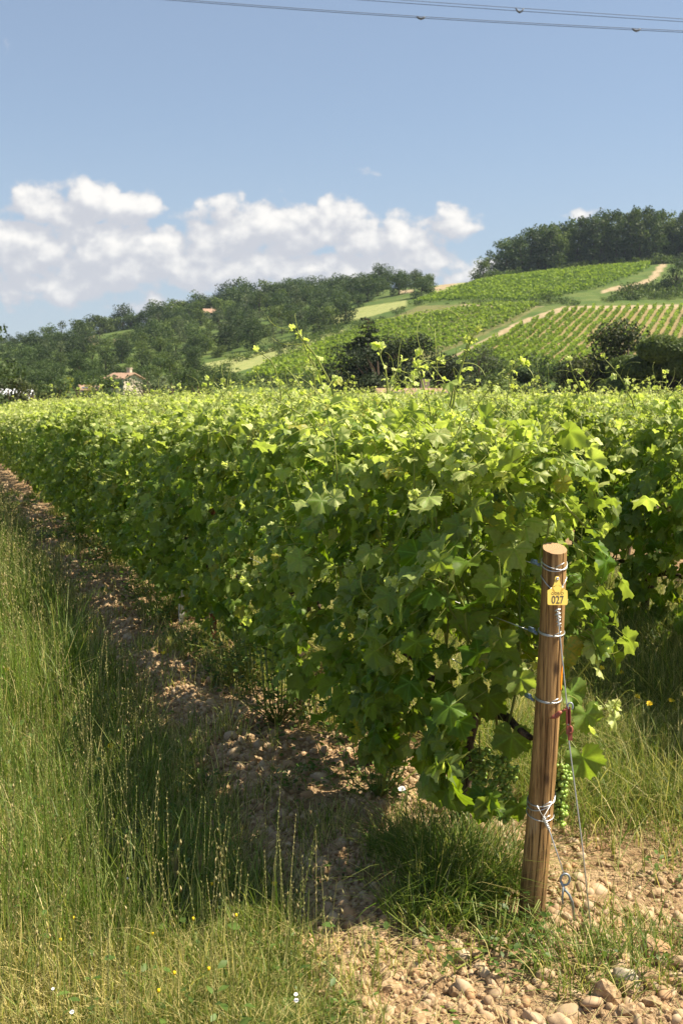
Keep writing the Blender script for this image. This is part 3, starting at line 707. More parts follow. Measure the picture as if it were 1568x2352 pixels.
# broad leaves of the end vine that hang round the post
endv = min((v for v in VINES if v[2] == 0), key=lambda v: v[3])
inv = np.array(endv[4].inverted()); rs = np.random.RandomState(9); lv = Leaves(); st = MB()
for (x, y, Y, sz, tdir, nd, age) in [
    (1338, 1740, 3.74, .085, (.35, 0, -1), (-.15, -1, .35), .12), (1345, 1640, 3.64, .07, (.2, 0, -1), (.3, -1, .5), .15), (1310, 1590, 3.66, .075, (.4, 0, -1), (.5, -.8, .6), .12), (1365, 1480, 3.72, .075, (.5, .2, -.7), (.1, -.8, .8), .3),
    (1300, 1490, 3.7, .07, (.3, 0, -1), (.3, -.8, .5), .15), (1312, 1240, 3.80, .085, (.6, .2, -.8), (.5, -.2, .8), .45), (1205, 1195, 3.80, .085, (-.6, -.1, -.5), (-.1, -.5, 1), .5), (1300, 1170, 3.84, .07, (.5, .2, -.5), (.3, -.2, 1), .55), (1180, 1260, 3.72, .08, (-.5, -.2, -.7), (-.4, -.6, .7), .4),
    (1110, 1840, 3.80, .082, (-.2, -.1, -1), (-.1, -1, .2), .05), (1175, 1690, 3.70, .080, (-.1, -.1, -1), (-.1, -1, .35), .10), (1120, 1600, 3.72, .085, (-.1, -.1, -1), (-.3, -1, .4), .08), (1165, 1560, 3.70, .075, (.2, 0, -1), (-.2, -1, .5), .2), (1080, 1420, 3.78, .08, (-.2, 0, -1), (-.3, -1, .5), .2), (1195, 1560, 3.66, .06, (.1, 0, -1), (-.1, -1, .5), .25), (1190, 1850, 3.68, .06, (.1, 0, -1), (.1, -1, .2), .08), (1150, 1470, 3.7, .08, (-.1, 0, -1), (-.4, -.8, .5), .25),
    (1410, 1650, 3.66, .045, (.3, 0, -1), (.6, -.6, .4), .7), (1275, 1690, 3.68, .06, (.2, 0, -1), (.1, -1, .4), .1), (1290, 1400, 3.72, .06, (.4, 0, -1), (.2, -.8, .6), .3), (1240, 1430, 3.74, .07, (-.3, 0, -1), (-.2, -.8, .6), .2), (1130, 1330, 3.74, .08, (-.3, 0, -1), (-.3, -.8, .6), .3)]:
    p = atp(x, y, Y) @ inv[:3, :3].T + inv[:3, 3]; t = inv[:3, :3] @ np.array(tdir, float); n = inv[:3, :3] @ np.array(nd, float)
    lv.add(p, t, n, sz, age); q = p - nrm(t) * sz * .3 + inv[:3, :3] @ np.array([-.05, .09, .05]); st.add(*segs([q], [p], [.0022], [.0016]), age=.4, rnd=.5)
sh = link('shoot', st.data('shoot', M['stem']), endv[0]); link('shoot_leaves', lv.mesh('shoot_leaves', LT_NEAR, M['vine'], rs), sh)
# grape bunches of the end vine
IV, IF = ico(1)
def bunch(px, py0, py1, Y, wpx, seed):
    rs = np.random.RandomState(seed); a = atp(px, py0, Y); b = atp(px, py1, Y); L = a[2] - b[2]; W_ = wpx / F * Y / 2; n = int(150 * L / .17)
    k = rs.beta(1.0, 1.25, n); ang = rs.uniform(0, 6.28, n); rr = W_ * np.interp(k, [0, .15, .5, 1], [.55, 1, .85, .35]) * np.sqrt(rs.uniform(.25, 1, n))
    P_ = np.stack([a[0] + rr * np.cos(ang) + .006 * np.sin(k * 9), a[1] + rr * np.sin(ang), a[2] - k * L], 1)
    C_ = np.stack([a[0] + 0 * k, a[1] + 0 * k, a[2] - k * L + .012], 1)
    Pl = P_ @ inv[:3, :3].T + inv[:3, 3]; Cl = C_ @ inv[:3, :3].T + inv[:3, 3]
    V, FF = scatter(IV, [IF], Pl, np.repeat(np.eye(3)[None], n, 0), rs.uniform(.0055, .0085, n))
    o = link('grape_bunch', mesh_data('grape_bunch', V, FF, M['grape'], {'age': np.repeat(rs.rand(n), len(IV)), 'rnd': np.repeat(rs.rand(n), len(IV))}), endv[0])
    mb = MB(); mb.add(*segs(Cl, Pl, np.full(n, .0012), np.full(n, .001)), age=.5, rnd=.4); mb.tube(np.stack([Cl[np.argmin(k)] + [0, 0, .05], Cl[np.argmin(k)], Cl[np.argmax(k)]]), .0022, 5, age=.5, rnd=.4)
    link('bunch_stalk', mb.data('bunch_stalk', M['stem']), o)
bunch(1287, 1755, 1895, 3.62, 42, 1); bunch(1155, 1740, 1890, 3.78, 62, 2); bunch(1100, 1720, 1815, 3.84, 64, 3)

# ------------------------------------------------------------------ the end post and what hangs on it
pb = atp(1218, 2108, 3.60); pt_ = atp(1273, 1252, 3.60); pb[2] = min(pb[2], .0)
AX = pt_ - pb; HPOST = AX[2]
def pr(h): return float(np.interp(h, [0, .5, HPOST], [.0418, .0394, .0362]))
def pc(h): f = h / HPOST; return np.array([AX[0] * f + .010 * math.sin(f * 3.1), AX[1] * f, h])
hs = np.concatenate([[-.12], np.linspace(0, HPOST - .045, 58), [HPOST]]); na = 144; rs = np.random.RandomState(3)
V = []; an = np.linspace(0, 2 * math.pi, na, endpoint=False)
for h in hs:
    c = pc(max(h, 0)); r = pr(max(h, 0)) * (1 + .010 * np.sin(3 * an + 1.3 + h) + .008 * np.sin(7 * an + h * 2))
    ck = -math.pi / 2 - .12 + .05 * math.sin(h * 4) + (.35 if h > .75 else 0) * 0
    r = r - (.009 * np.exp(-((np.angle(np.exp(1j * (an - ck)))) / .03) ** 2)) * (1 if h < .66 else .0)
    r = r - .0035 * np.exp(-((np.angle(np.exp(1j * (an - (-1.0 + .04 * math.sin(h * 7)))))) / .05) ** 2) - .002 * np.exp(-((np.angle(np.exp(1j * (an - (-2.2))))) / .05) ** 2)
    V.append(np.stack([c[0] + r * np.cos(an), c[1] + r * np.sin(an), np.full(na, h) if h < HPOST - 1e-6 else h - .010 + .36 * r * np.sin(an) - .06 * r * np.cos(an)], 1))
n = len(hs); V = np.concatenate(V); k = np.arange(na); k2 = (k + 1) % na
Q = np.concatenate([np.stack([i * na + k, i * na + k2, (i + 1) * na + k2, (i + 1) * na + k], 1) for i in range(n - 1)])
V = np.concatenate([V, V[(n - 1) * na:], [pc(HPOST) + np.array([0, 0, -.010])]]); capf = np.stack([n * na + k, n * na + k2, np.full(na, len(V) - 1)], 1)
post = link('end_post', mesh_data('end_post', V, [capf, Q], [M['wood'], M['woodend']], mi=[1] * na + [0] * len(Q)), loc=pb)
tag(post, 'round weathered brown wooden end post leaning at the near end of the vine row', 'post')
PB = np.array(post.location)
def band(h, tilt=(0, 0), turns=1, wr=.0019, seed=0, gap=.006, sag=0):
    mb = MB(); rs = np.random.RandomState(seed)
    for t in range(turns):
        a = np.linspace(0, 2 * math.pi, 49); z = h + tilt[0] * np.cos(a) + tilt[1] * np.sin(a) + t * gap * np.sin(a + t) - sag * np.clip(-np.sin(a), 0, 1) ** 2
        P_ = np.array([pc(zz) + (pr(zz) + wr * 1.3) * np.array([math.cos(b), math.sin(b), 0]) for zz, b in zip(z, a)]); mb.tube(P_, wr, 6, False)
    a = -1.35; p = pc(h) + (pr(h) + wr * 2.4) * np.array([math.cos(a), math.sin(a), 0]); z0 = h - sag * .95
    mb.tube(np.array([p + [-.012, 0, z0 - h - .006], p + [0, -.003, z0 - h + .001], p + [.014, 0, z0 - h + .008]]), wr, 6)
    o = link('wire_band', mb.data('wire_band', M['steel']), post); return o
zof = lambda y: atp(1240, y, 3.55)[2] - PB[2]
band(zof(1300), (-.008, .012), 2, gap=.012, seed=1); band(zof(1330), (0, 0), 1, .0016, 2, sag=.035); band(zof(1458), (-.004, .006), 2, gap=.004, seed=3); band(zof(1612), (-.004, .006), 2, gap=.004, seed=4); band(zof(1848), (.004, .010), 2, gap=.016, seed=5); band(zof(1880), (-.004, .012), 1, seed=6)
# orange paint dab on the right flank
A0 = np.linspace(-.72, -.18, 9); Hs = np.linspace(0, 1, 11); V = []
for f in Hs:
    h = zof(1590) * (1 - f) + zof(1518) * f
    for j, a in enumerate(A0):
        fa = j / 8; lo = np.interp(f, [0, .35, .75, 1], [.25, .05, .30, .75]); a2 = A0[0] + (A0[-1] - A0[0]) * (lo + (1 - lo) * fa)
        V.append(pc(h) + (pr(h) * 1.012 + .0012) * np.array([math.cos(a2), math.sin(a2), 0]))
ii = np.arange(99).reshape(11, 9); link('paint_mark', mesh_data('paint_mark', V, [np.stack([ii[:-1, :-1], ii[:-1, 1:], ii[1:, 1:], ii[1:, :-1]], -1).reshape(-1, 4)], M['orange']), post)

# yellow tag
tc_ = atp(1279, 1372, 3.535)
e = link('number_tag', None, loc=tc_); e.scale = (.955,) * 3; e.rotation_euler = (rad(-10), rad(3), rad(14)); e.empty_display_size = .05
tag(e, 'yellow plastic ear tag with a printed number hanging on the wooden post', 'tag')
Wt, Ht = .0345, .024
pts = []
def arc(cx, cz, r, a0, a1, n=6): return [(cx + r * math.cos(a), cz + r * math.sin(a)) for a in np.linspace(a0, a1, n)]
pts += arc(-Wt + .006, -Ht + .006, .006, math.pi, 1.5 * math.pi) + arc(Wt - .006, -Ht + .006, .006, -.5 * math.pi, 0) + arc(Wt - .005, Ht - .006, .005, 0, .5 * math.pi, 5)
pts += [(.022, .0262), (.016, .033), (.011, .044), (.0085, .052)] + arc(0, .058, .0085, 0, math.pi, 9) + [(-.0085, .052), (-.011, .044), (-.016, .033), (-.022, .0262)] + arc(-Wt + .005, Ht - .006, .005, .5 * math.pi, math.pi, 5)
pts = np.array(pts); kk = len(pts); th = .0016
V = np.concatenate([np.stack([pts[:, 0] * s_, np.full(kk, y_), pts[:, 1]], 1) for s_, y_ in ((.985, -th), (1, -th * .5), (1, th * .5), (.985, th))])
i = np.arange(kk); j = (i + 1) % kk
bm_f = [np.concatenate([np.stack([a * kk + i, a * kk + j, (a + 1) * kk + j, (a + 1) * kk + i], 1) for a in range(3)])]
cV = np.concatenate([V, [[0, -th, 0], [0, th, 0], [0, -th, .04], [0, th, .04]]])
def fan(base, body, neck, flip):
    f = []
    for a, b in zip(i, j):
        c = neck if (pts[a, 1] > .0262 and pts[b, 1] > .0262) else body
        f.append((base + a, base + b, c) if not flip else (base + b, base + a, c))
    return f
l0 = int(np.argmin(np.abs(pts[:, 0] - .022) + np.abs(pts[:, 1] - .0262))); l1 = int(np.argmin(np.abs(pts[:, 0] + .022) + np.abs(pts[:, 1] - .0262)))
ff = fan(0, 4 * kk, 4 * kk + 2, False) + [(l0, 4 * kk + 2, 4 * kk), (l1, 4 * kk, 4 * kk + 2)]
fb_ = fan(3 * kk, 4 * kk + 1, 4 * kk + 3, True) + [(3 * kk + l0, 4 * kk + 1, 4 * kk + 3), (3 * kk + l1, 4 * kk + 3, 4 * kk + 1)]
link('plate', mesh_data('plate', cV, bm_f + [np.array(ff + fb_)], M['yellow'], smooth=False), e)
def text(body, size, z, sx, name, off):
    cu = bpy.data.curves.new(name, 'FONT'); cu.body = body; cu.size = size; cu.align_x = 'CENTER'; cu.align_y = 'CENTER'; cu.extrude = .0003; cu.offset = off
    to = bpy.data.objects.new('t', cu); COL.objects.link(to); dg = bpy.context.evaluated_depsgraph_get(); me = bpy.data.meshes.new_from_object(to.evaluated_get(dg)); bpy.data.objects.remove(to)
    me.materials.clear(); me.materials.append(M['ink']); o = link(name, me, e, (0, -th - .0005, z)); o.rotation_euler = (math.pi / 2, 0, 0); o.scale = (sx, 1, 1); return o
text('GOB-O', .0122, .0125, 1.08, 'code_lettering', -.00035); text('027', .035, -.0085, .80, 'number_lettering', .0002)
mb = MB(); a = np.linspace(0, 2 * math.pi, 20, endpoint=False)
for r_, y_ in ((.0052, -.0012), (.0050, -.0035), (.0038, -.0044), (.0016, -.0046), (.0013, -.0038)): mb.V.append(np.stack([r_ * np.cos(a), np.full(20, y_), .058 + r_ * np.sin(a)], 1))
V = np.concatenate(mb.V); k = np.arange(20); k2 = (k + 1) % 20
link('rivet', mesh_data('rivet', V, [np.concatenate([np.stack([q_ * 20 + k, q_ * 20 + k2, (q_ + 1) * 20 + k2, (q_ + 1) * 20 + k], 1) for q_ in range(4)]), np.array([4 * 20 + k])], M['steel']), e)

# guy wires
def helix(p0, p1, r, turns, n=90, taper=1.0):
    p0 = np.array(p0); p1 = np.array(p1); d = nrm(p1 - p0); a = nrm(np.cross(d, [0, 1, .3])); b = np.cross(d, a); t = np.linspace(0, 1, n)[:, None]
    return p0 + (p1 - p0) * t + r * (1 + (taper - 1) * t) * (np.cos(t * turns * 6.283) * a + np.sin(t * turns * 6.283) * b)
g0 = atp(1278, 1398, 3.535); g1 = atp(1283, 1440, 3.53); gt = atp(1303, 1640, 3.50); ge = on_ground(1366, 2190, .0)
gs = atp(1304, 1690, 3.49)
e = link('guy_wire', None, loc=ge); tag(e, 'long silver guy wire running from the yellow tag down to the soil', 'wire')
mb = MB(); mb.tube(np.array([g0, g1, atp(1291, 1520, 3.515), gt, gs, (gs + ge) / 2 + [.002, 0, -.004], ge + [0, 0, -.05]]) - ge, .0021, 6); link('wire', mb.data('wire', M['steel']), e)
mb = MB(); mb.tube(helix(g0 - ge, g1 - ge, .0062, 5, 110), .0017, 6); mb.tube(helix(g0 - ge + [.002, 0, 0], g0 * .5 + g1 * .5 - ge, .0085, 2.2, 60), .0015, 6); link('wire_twist', mb.data('wire_twist', M['steel']), e)
# worn red tensioner on the wire
d = nrm(gs - gt); ax_ = nrm(np.cross(d, [0, 1, 0])); fy = np.cross(ax_, d)
Rb = np.stack([ax_, fy, d], 1)
t0 = atp(1304, 1650, 3.49)
e = link('wire_tensioner', None, loc=t0); tag(e, 'worn red metal wire tensioner clamped on the guy wire beside the post', 'tensioner')
mb = MB(); L_ = .088
for s in (-1, 1): mb.box(np.array([.0052 * s, -.001, -.008]) @ Rb.T, (.0028, .013, .052), Rb)
mb.box(np.array([0, .006, -.008]) @ Rb.T, (.010, .0022, .05), Rb); mb.box(np.array([.001, -.001, .034]) @ Rb.T, (.0145, .013, .026), Rb); mb.box(np.array([.004, -.002, .055]) @ Rb.T, (.012, .011, .020), Rb)
link('bracket', mb.data('bracket', M['redpaint'], smooth=False), e)
mb = MB(); mb.tube(np.array([[.002, -.009, .022], [.0075, -.009, .026], [.0085, -.009, .036], [.006, -.009, .043], [.001, -.009, .040]]) @ Rb.T, .0042, 8); link('cam', mb.data('cam', M['redpaint']), e)
mb = MB(); a = np.linspace(-2.4, 2.6, 16); mb.tube(np.stack([.006 + .0075 * np.sin(a), np.full(16, -.004), -.036 - .010 * np.cos(a) * 1.1], 1) @ Rb.T, .0028, 6); link('hook', mb.data('hook', M['steel_dull']), e)
mb = MB(); lp = atp(1277, 1644, 3.50) - t0; le = atp(1262, 1650, 3.50) - t0
mb.tube(np.array([atp(1299, 1628, 3.49) - t0, atp(1290, 1634, 3.49) - t0]), [.0030, .0036], 6); mb.tube(np.array([atp(1289, 1635, 3.49) - t0, atp(1284, 1637, 3.49) - t0, lp, atp(1270, 1647, 3.49) - t0, le]), [.004, .0072, .0085, .0062, .0012], 8); link('lever', mb.data('lever', M['redpaint']), e)
# second guy: twisted wire to an eye bolt
h0 = atp(1247, 1878, 3.545); h1 = atp(1260, 1905, 3.53); hk = atp(1296, 2012, 3.44); he = on_ground(1320, 2085, .02)
e = link('anchor_wire', None, loc=he); tag(e, 'short twisted wire from the foot of the post to a grey eye bolt', 'wire')
mb = MB(); mb.tube(np.array([h0, h1, hk]) - he, .0019, 6); mb.tube(helix(h0 - he, h1 - he, .0052, 7, 120, .8), .0017, 6); mb.tube(np.array([atp(1232, 1850, 3.54), h0, atp(1267, 1842, 3.55)]) - he, .0017, 6); link('wire', mb.data('wire', M['steel']), e)
e = link('eye_bolt', None, loc=he); tag(e, 'grey steel eye bolt sticking out of the soil beside the post', 'eye bolt')
mb = MB(); c = atp(1297, 2020, 3.44) - he; a = np.linspace(-2.0, 4.0, 26); mb.tube(np.stack([c[0] + .0135 * np.cos(a), np.full(26, c[1]), c[2] + .0175 * np.sin(a)], 1), .0036, 7)
mb.tube(np.array([c + [-.013, 0, -.006], c + [-.002, 0, -.03], atp(1306, 2055, 3.43) - he, atp(1313, 2072, 3.43) - he, np.array([.004, 0, -.08])]), .0040, 7)
mb.tube(np.array([c + [-.006, -.003, -.022], c + [-.008, -.003, -.06], c + [-.006, -.003, -.075]]), .0028, 6)
link('eye', mb.data('eye', M['steel_dull']), e)
# trellis wires of the front row with their clamps
for i, y in enumerate((1300, 1458, 1612)):
    z = atp(1240, y, 3.6)[2]; a = PB + pc(z - PB[2]) + [-.04, .02, 0]; ex = xy(0, 42); b = np.array([ex[0], ex[1], z * .9])
    mb = MB(); mb.tube(np.array([[0, 0, 0], (b - a) * .5 + [0, 0, -.02], b - a]), .0016, 5)
    o = mb.build('trellis_wire', M['steel'], None, a); tag(o, ['upper', 'middle', 'lower'][i] + ' trellis wire of the front row, tied to the wooden post', 'wire', 'trellis wires')
    mb = MB(); d = nrm(b - a); c0 = d * .035; mb.tube(np.array([c0 - d * .02, c0 - d * .013, c0 + d * .013, c0 + d * .02]) + [0, -.002, .003], [.003, .0065, .0065, .003], 8); mb.tube(np.array([c0 - d * .014, c0 + d * .016]) + [0, -.006, .010], .0042, 8)
    mb.tube(helix(c0 - d * .036, c0 - d * .02, .004, 3, 40), .0014, 5)
    o = mb.build('wire_clamp', M['blue'], None, a); tag(o, 'small blue-grey wire clamp on the ' + ['upper', 'middle', 'lower'][i] + ' trellis wire left of the post', 'clamp', 'wire clamps beside the post')
# stakes along the front row
def stake(px, py, h, mt, lab, w=.03):
    p = on_ground(px, py); p[2] = float(zground(p[0], p[1])); mb = MB()
    mb.box((0, 0, h / 2 - .05), (w, .004, h + .1)); mb.box((-w / 2, .011, h / 2 - .05), (.004, .022, h + .1)); mb.box((w / 2, .011, h / 2 - .05), (.004, .022, h + .1))
    for k in range(4): mb.box((0, -.004, .12 + k * .15), (.012, .004, .02))
    o = mb.build('vine_stake', mt, None, p, ROWA, smooth=False); tag(o, lab, 'stake')
stake(418, 1442, 1.1, M['whitestake'], 'pale galvanised stake standing in the front vine row', .034); stake(492, 1505, 1.1, M['ruststake'], 'rust-red metal stake standing in the front vine row', .035)

# ------------------------------------------------------------------ stones and gravel
def stone_mesh(seed, sub=2, fl=.6):
    rs = np.random.RandomState(seed); V, Fc = ico(sub); V = V.copy(); ph = rs.uniform(0, 6.28, (5, 3)); k = rs.normal(0, 1.6, (5, 3))
    d = sum(.07 * np.sin(V @ k[i] * 1.3 + ph[i, 0]) for i in range(5)); V = V * (1 + d + .05 * np.sign(np.sin(V @ k[0] * 2.2)) * (seed % 3 == 0))[:, None] * np.array([1, rs.uniform(.62, .9), fl * rs.uniform(.8, 1.15)])
    return V, Fc
SM = [mesh_data('stone', *(lambda v, f: (v, [f]))(*stone_mesh(40 + i)), M['stone'], {'rnd': np.full(162, .13 * i)}) for i in range(8)]
def in_view(X, Y, m=.12):
    x, y = proj(np.stack([X, Y, np.zeros_like(X)], -1)); return (x > -1568 * m) & (x < 1568 * (1 + m)) & (y < 2352 * 1.06) & (Y > 1)
def stony(q, s):                                       # how bare and stony the soil is
    a = np.exp(-((q - .52) / .17) ** 2) * 1.1 + .55 * (np.abs(q - .25) < .5) + .40 * (np.abs(q + .2) < .3)
    a = a + .42 * (s < .15) * (q < .62) * (q > -1.3) * (s > -1.6)
    return a
rs = np.random.RandomState(21); n = 0; placed = []
cand = rs.uniform([-1.5, -1.6], [.75, 14], (40000, 2))
for q, s in cand:
    if n >= 230: break
    p = xy(q, s); 
    if rs.rand() > stony(q, s) * (.35 if s > 4 else 1.0) * (2.2 if q > .35 and q < .7 else .8) * min(1, (4 / max(p[1], 1)) ** 1.2): continue
    if not in_view(p[:1], p[1:2])[0]: continue
    r = (.011 + .018 * rs.rand() ** 2.5) * (1.0 + .03 * p[1])
    if any((p[0] - a) ** 2 + (p[1] - b) ** 2 < (r + c) ** 2 * .8 for a, b, c in placed): continue
    if np.hypot(*(p - POST)) < .12: continue
    placed.append((p[0], p[1], r)); n += 1
    o = link('stone', SM[rs.randint(8)], None, (p[0], p[1], float(zground(*p)) + r * .02)); o.rotation_euler = (rs.normal(0, .25), rs.normal(0, .25), rs.uniform(0, 6.28)); o.scale = (r * rs.uniform(.9, 1.3),) + (r,) * 2
    tag(o, 'rounded tan river stone on the bare soil along the vine row', 'stone', 'river stones on the soil')
for (x, y, r, lab, mt) in [(1452, 2262, .048, 'big pale cream stone half buried at the foot of the guy wire', 'palestone'), (1225, 2338, .026, 'smooth tan stone at the bottom edge, below the guy wire tuft', None), (1290, 2345, .030, 'flat oval stone at the bottom edge right of the smooth tan one', None), (1120, 2335, .021, 'small rounded stone at the bottom edge among crumbled soil', None)]:
    p = on_ground(x, y); V, Fc = stone_mesh(int(x), 3, .72); o = link('stone', mesh_data('stone', V, [Fc], M[mt] if mt else M['stone'], {'rnd': np.full(len(V), .3)}), None, (p[0], p[1], float(zground(p[0], p[1])) + r * .12)); o.scale = (r * 1.25, r, r); o.rotation_euler = (.1, .3, -.5)
    tag(o, lab, 'stone')
T, Fc = ico(1); rs = np.random.RandomState(22); P_ = []; SC = []; RM = []
N_ = 90000; q = rs.uniform(-1.9, .85, N_); s = rs.uniform(-1.7, 26, N_) ; s = -1.7 + (s + 1.7) ** 1.0 * rs.rand(N_) ** .7
X, Y = POST[0] + PL[0] * q + RD[0] * s, POST[1] + PL[1] * q + RD[1] * s
ok = in_view(X, Y) & (rs.rand(N_) < stony(q, s) * (.25 + .9 * vnoise(X * 3, Y * 3, 31)) * np.clip(5 / Y, 0, 1)); X, Y = X[ok][:9000], Y[ok][:9000]; m = len(X)
r = rs.gamma(1.5, .0042, m) * (.9 + .05 * Y) + .003
a = rs.normal(size=(m, 3)); b = rs.normal(size=(m, 3)); Rm = frames(a, b) * np.stack([rs.uniform(.8, 1.3, m), rs.uniform(.6, 1, m), rs.uniform(.5, .9, m)], -1)[:, None, :]
T = T * (1 + .13 * np.sin(T @ np.array([2.1, 1.3, 3.0]) * 2))[:, None]
V, FF = scatter(T, [Fc], np.stack([X, Y, zground(X, Y) + r * .05], -1), Rm, r)
tag(link('gravel', mesh_data('gravel', V, FF, M['stone'], {'rnd': np.repeat(rs.rand(m), len(T))})), 'tan gravel and crumbled clods strewn over the bare soil', 'gravel', kind='stuff')

rs = np.random.RandomState(23); N_ = 60000; q = rs.uniform(-1.7, .85, N_); s = -1.7 + 10 * rs.rand(N_) ** 1.5; X, Y = POST[0] + PL[0] * q + RD[0] * s, POST[1] + PL[1] * q + RD[1] * s
ok = in_view(X, Y) & (rs.rand(N_) < (.15 + .6 * vnoise(X * 2.2, Y * 2.2, 33) ** 2 + .5 * np.exp(-((q - .52) / .2) ** 2))); X, Y = X[ok][:12000], Y[ok][:12000]; m = len(X)
T, Fc = ico(1); T = T * (1 + .22 * np.sin(T @ np.array([4.1, 2.3, 3.0]) * 1.7) * np.cos(T @ np.array([1.1, 5.3, 2.0])))[:, None]; r = rs.gamma(1.6, .0050, m) + .003
V, FF = scatter(T, [Fc], np.stack([X, Y, zground(X, Y) + r * .1], -1), frames(rs.normal(size=(m, 3)), rs.normal(size=(m, 3))) * np.stack([rs.uniform(.8, 1.4, m), rs.uniform(.6, 1, m), rs.uniform(.5, 1, m)], -1)[:, None, :], r)
tag(link('soil_clods', mesh_data('soil_clods', V, FF, M['clod'], smooth=False)), 'crumbled reddish brown soil clods on the bare ground', 'soil', kind='stuff')
# ------------------------------------------------------------------ grasses
def blades(base, h, wd, lean, bend, az, K=4, twist=None):
    """m curved blades; returns verts, quads/tris, fraction along"""
    m = len(base); t = np.linspace(0, 1, K + 1); d = np.stack([np.cos(az), np.sin(az), 0 * az], -1)
    sd_ = az + np.pi / 2 + (twist if twist is not None else 0); side = np.stack([np.cos(sd_), np.sin(sd_), 0 * az], -1)
    V = np.zeros((m, 2 * K + 1, 3))
    for i in range(K + 1):
        c = base + d * (h * (lean * t[i] + bend * t[i] ** 2.2))[:, None]; c[:, 2] += h * t[i] * (1 - .35 * np.abs(bend) * t[i] ** 2)
        ww = wd * (1 - t[i]) ** .6 * (.7 + .6 * min(t[i] * 3, .5))
        if i < K: V[:, 2 * i] = c - side * ww[:, None]; V[:, 2 * i + 1] = c + side * ww[:, None]
        else: V[:, 2 * K] = c
    o = np.arange(m)[:, None] * (2 * K + 1); Q = np.concatenate([o + np.array([2 * i, 2 * i + 1, 2 * i + 3, 2 * i + 2]) for i in range(K - 1)]); Tt = o + np.array([2 * K - 2, 2 * K - 1, 2 * K])
    return V.reshape(-1, 3), [Q, Tt], 2 * K + 1
def scatter_pts(rs, n, q0, q1, s0, s1, power=2.0):
    q = rs.uniform(q0, q1, n); u = rs.rand(n); s = s0 + (s1 - s0) * u ** power
    X = POST[0] + PL[0] * q + RD[0] * s; Y = POST[1] + PL[1] * q + RD[1] * s; ok = in_view(X, Y); return X[ok], Y[ok], q[ok], s[ok]
def grass_patch(name, label, rs, X, Y, hfun, wd, age, K=4, lean=.26, bend=.42, cat='grass'):
    m = len(X); h = hfun * rs.uniform(.55, 1.15, m); sc = np.clip(Y / 5, .8, 5)
    V, FF, n = blades(np.stack([X, Y, zground(X, Y) - .01], -1), h, wd * sc ** .8, rs.normal(0, lean, m), rs.normal(0, bend, m), rs.uniform(0, 6.28, m), K, rs.normal(0, .6, m))
    return tag(link(name, mesh_data(name, V, FF, M['grass'], {'age': np.repeat(np.clip(age, 0, 1), n), 'rnd': np.repeat(rs.rand(m), n)})), label, cat, kind='stuff')
rs = np.random.RandomState(31)
# the tall path verge left of the row
X, Y, q, s = scatter_pts(rs, 150000, .60, 5.5, -2.2, 34, 2.1)
edge = np.clip((q - .66 - .22 * fbm(X * 1.6, Y * 1.6, 50)) / .30, 0, 1); keep = rs.rand(len(X)) < edge; X, Y, q, s = X[keep], Y[keep], q[keep], s[keep]
lush = np.clip(np.exp(-((q - 1.25) / .50) ** 2) * 1.1 + .45 * vnoise(X * .9, Y * .9, 51), 0, 1) * np.clip((s + .35) / .8, .0, 1)
lush = np.maximum(lush, np.clip((s - 5) / 6, 0, .75))
hh = .08 + .30 * lush * (.45 + 1.0 * vnoise(X * 3.1, Y * 3.1, 52) * (.5 + vnoise(X * 9, Y * 9, 54)))
dryn = vnoise(X * 1.7, Y * 1.7, 53)
age = np.where(rs.rand(len(X)) < .05 + .42 * (1 - lush) * dryn ** 2 * 2.3 + .16 * np.clip((q - 1.7) / .5, 0, 1) + .10 * np.clip(s / 10, 0, 1), rs.uniform(.45, 1.0, len(X)), rs.uniform(0, .26, len(X)) + .16 * (1 - lush) * dryn)
grass_patch('grass', 'tall green grass growing along the path left of the vines', rs, X, Y, hh, .0026, age)
X2, Y2, q2, s2 = scatter_pts(rs, 150000, .60, 2.9, -1.5, 2.2, 1.3)
kp = rs.rand(len(X2)) < np.clip((q2 - .66 - .25 * fbm(X2 * 2, Y2 * 2, 50)) / .3, 0, 1) * (.35 + .8 * vnoise(X2 * 3, Y2 * 3, 57)); X2, Y2 = X2[kp], Y2[kp]; m = len(X2); d2 = vnoise(X2 * 1.7, Y2 * 1.7, 53)
grass_patch('short_turf', 'short mixed turf at the near end of the path', rs, X2, Y2, .06 + .07 * vnoise(X2 * 5, Y2 * 5, 58), .0022, np.where(rs.rand(m) < .10 + .75 * d2 ** 1.5, rs.uniform(.5, 1, m), rs.uniform(0, .28, m)), 4, .5, .6)
# fallen straw mat in the short turf
X2, Y2, q2, s2 = scatter_pts(rs, 70000, .65, 3.0, -1.6, 9, 1.5)
kp = rs.rand(len(X2)) < .25 + .9 * np.clip(1 - np.abs(q2 - 1.3) / .5, 0, 1) * 0 + .6 * vnoise(X2 * 1.7, Y2 * 1.7, 53); X2, Y2 = X2[kp], Y2[kp]; m = len(X2)
grass_patch('dry_grass', 'short straw coloured dead grass matted under the green blades', rs, X2, Y2, np.full(m, .10), .0022, rs.uniform(.55, 1, m), 3, 1.4, .6)
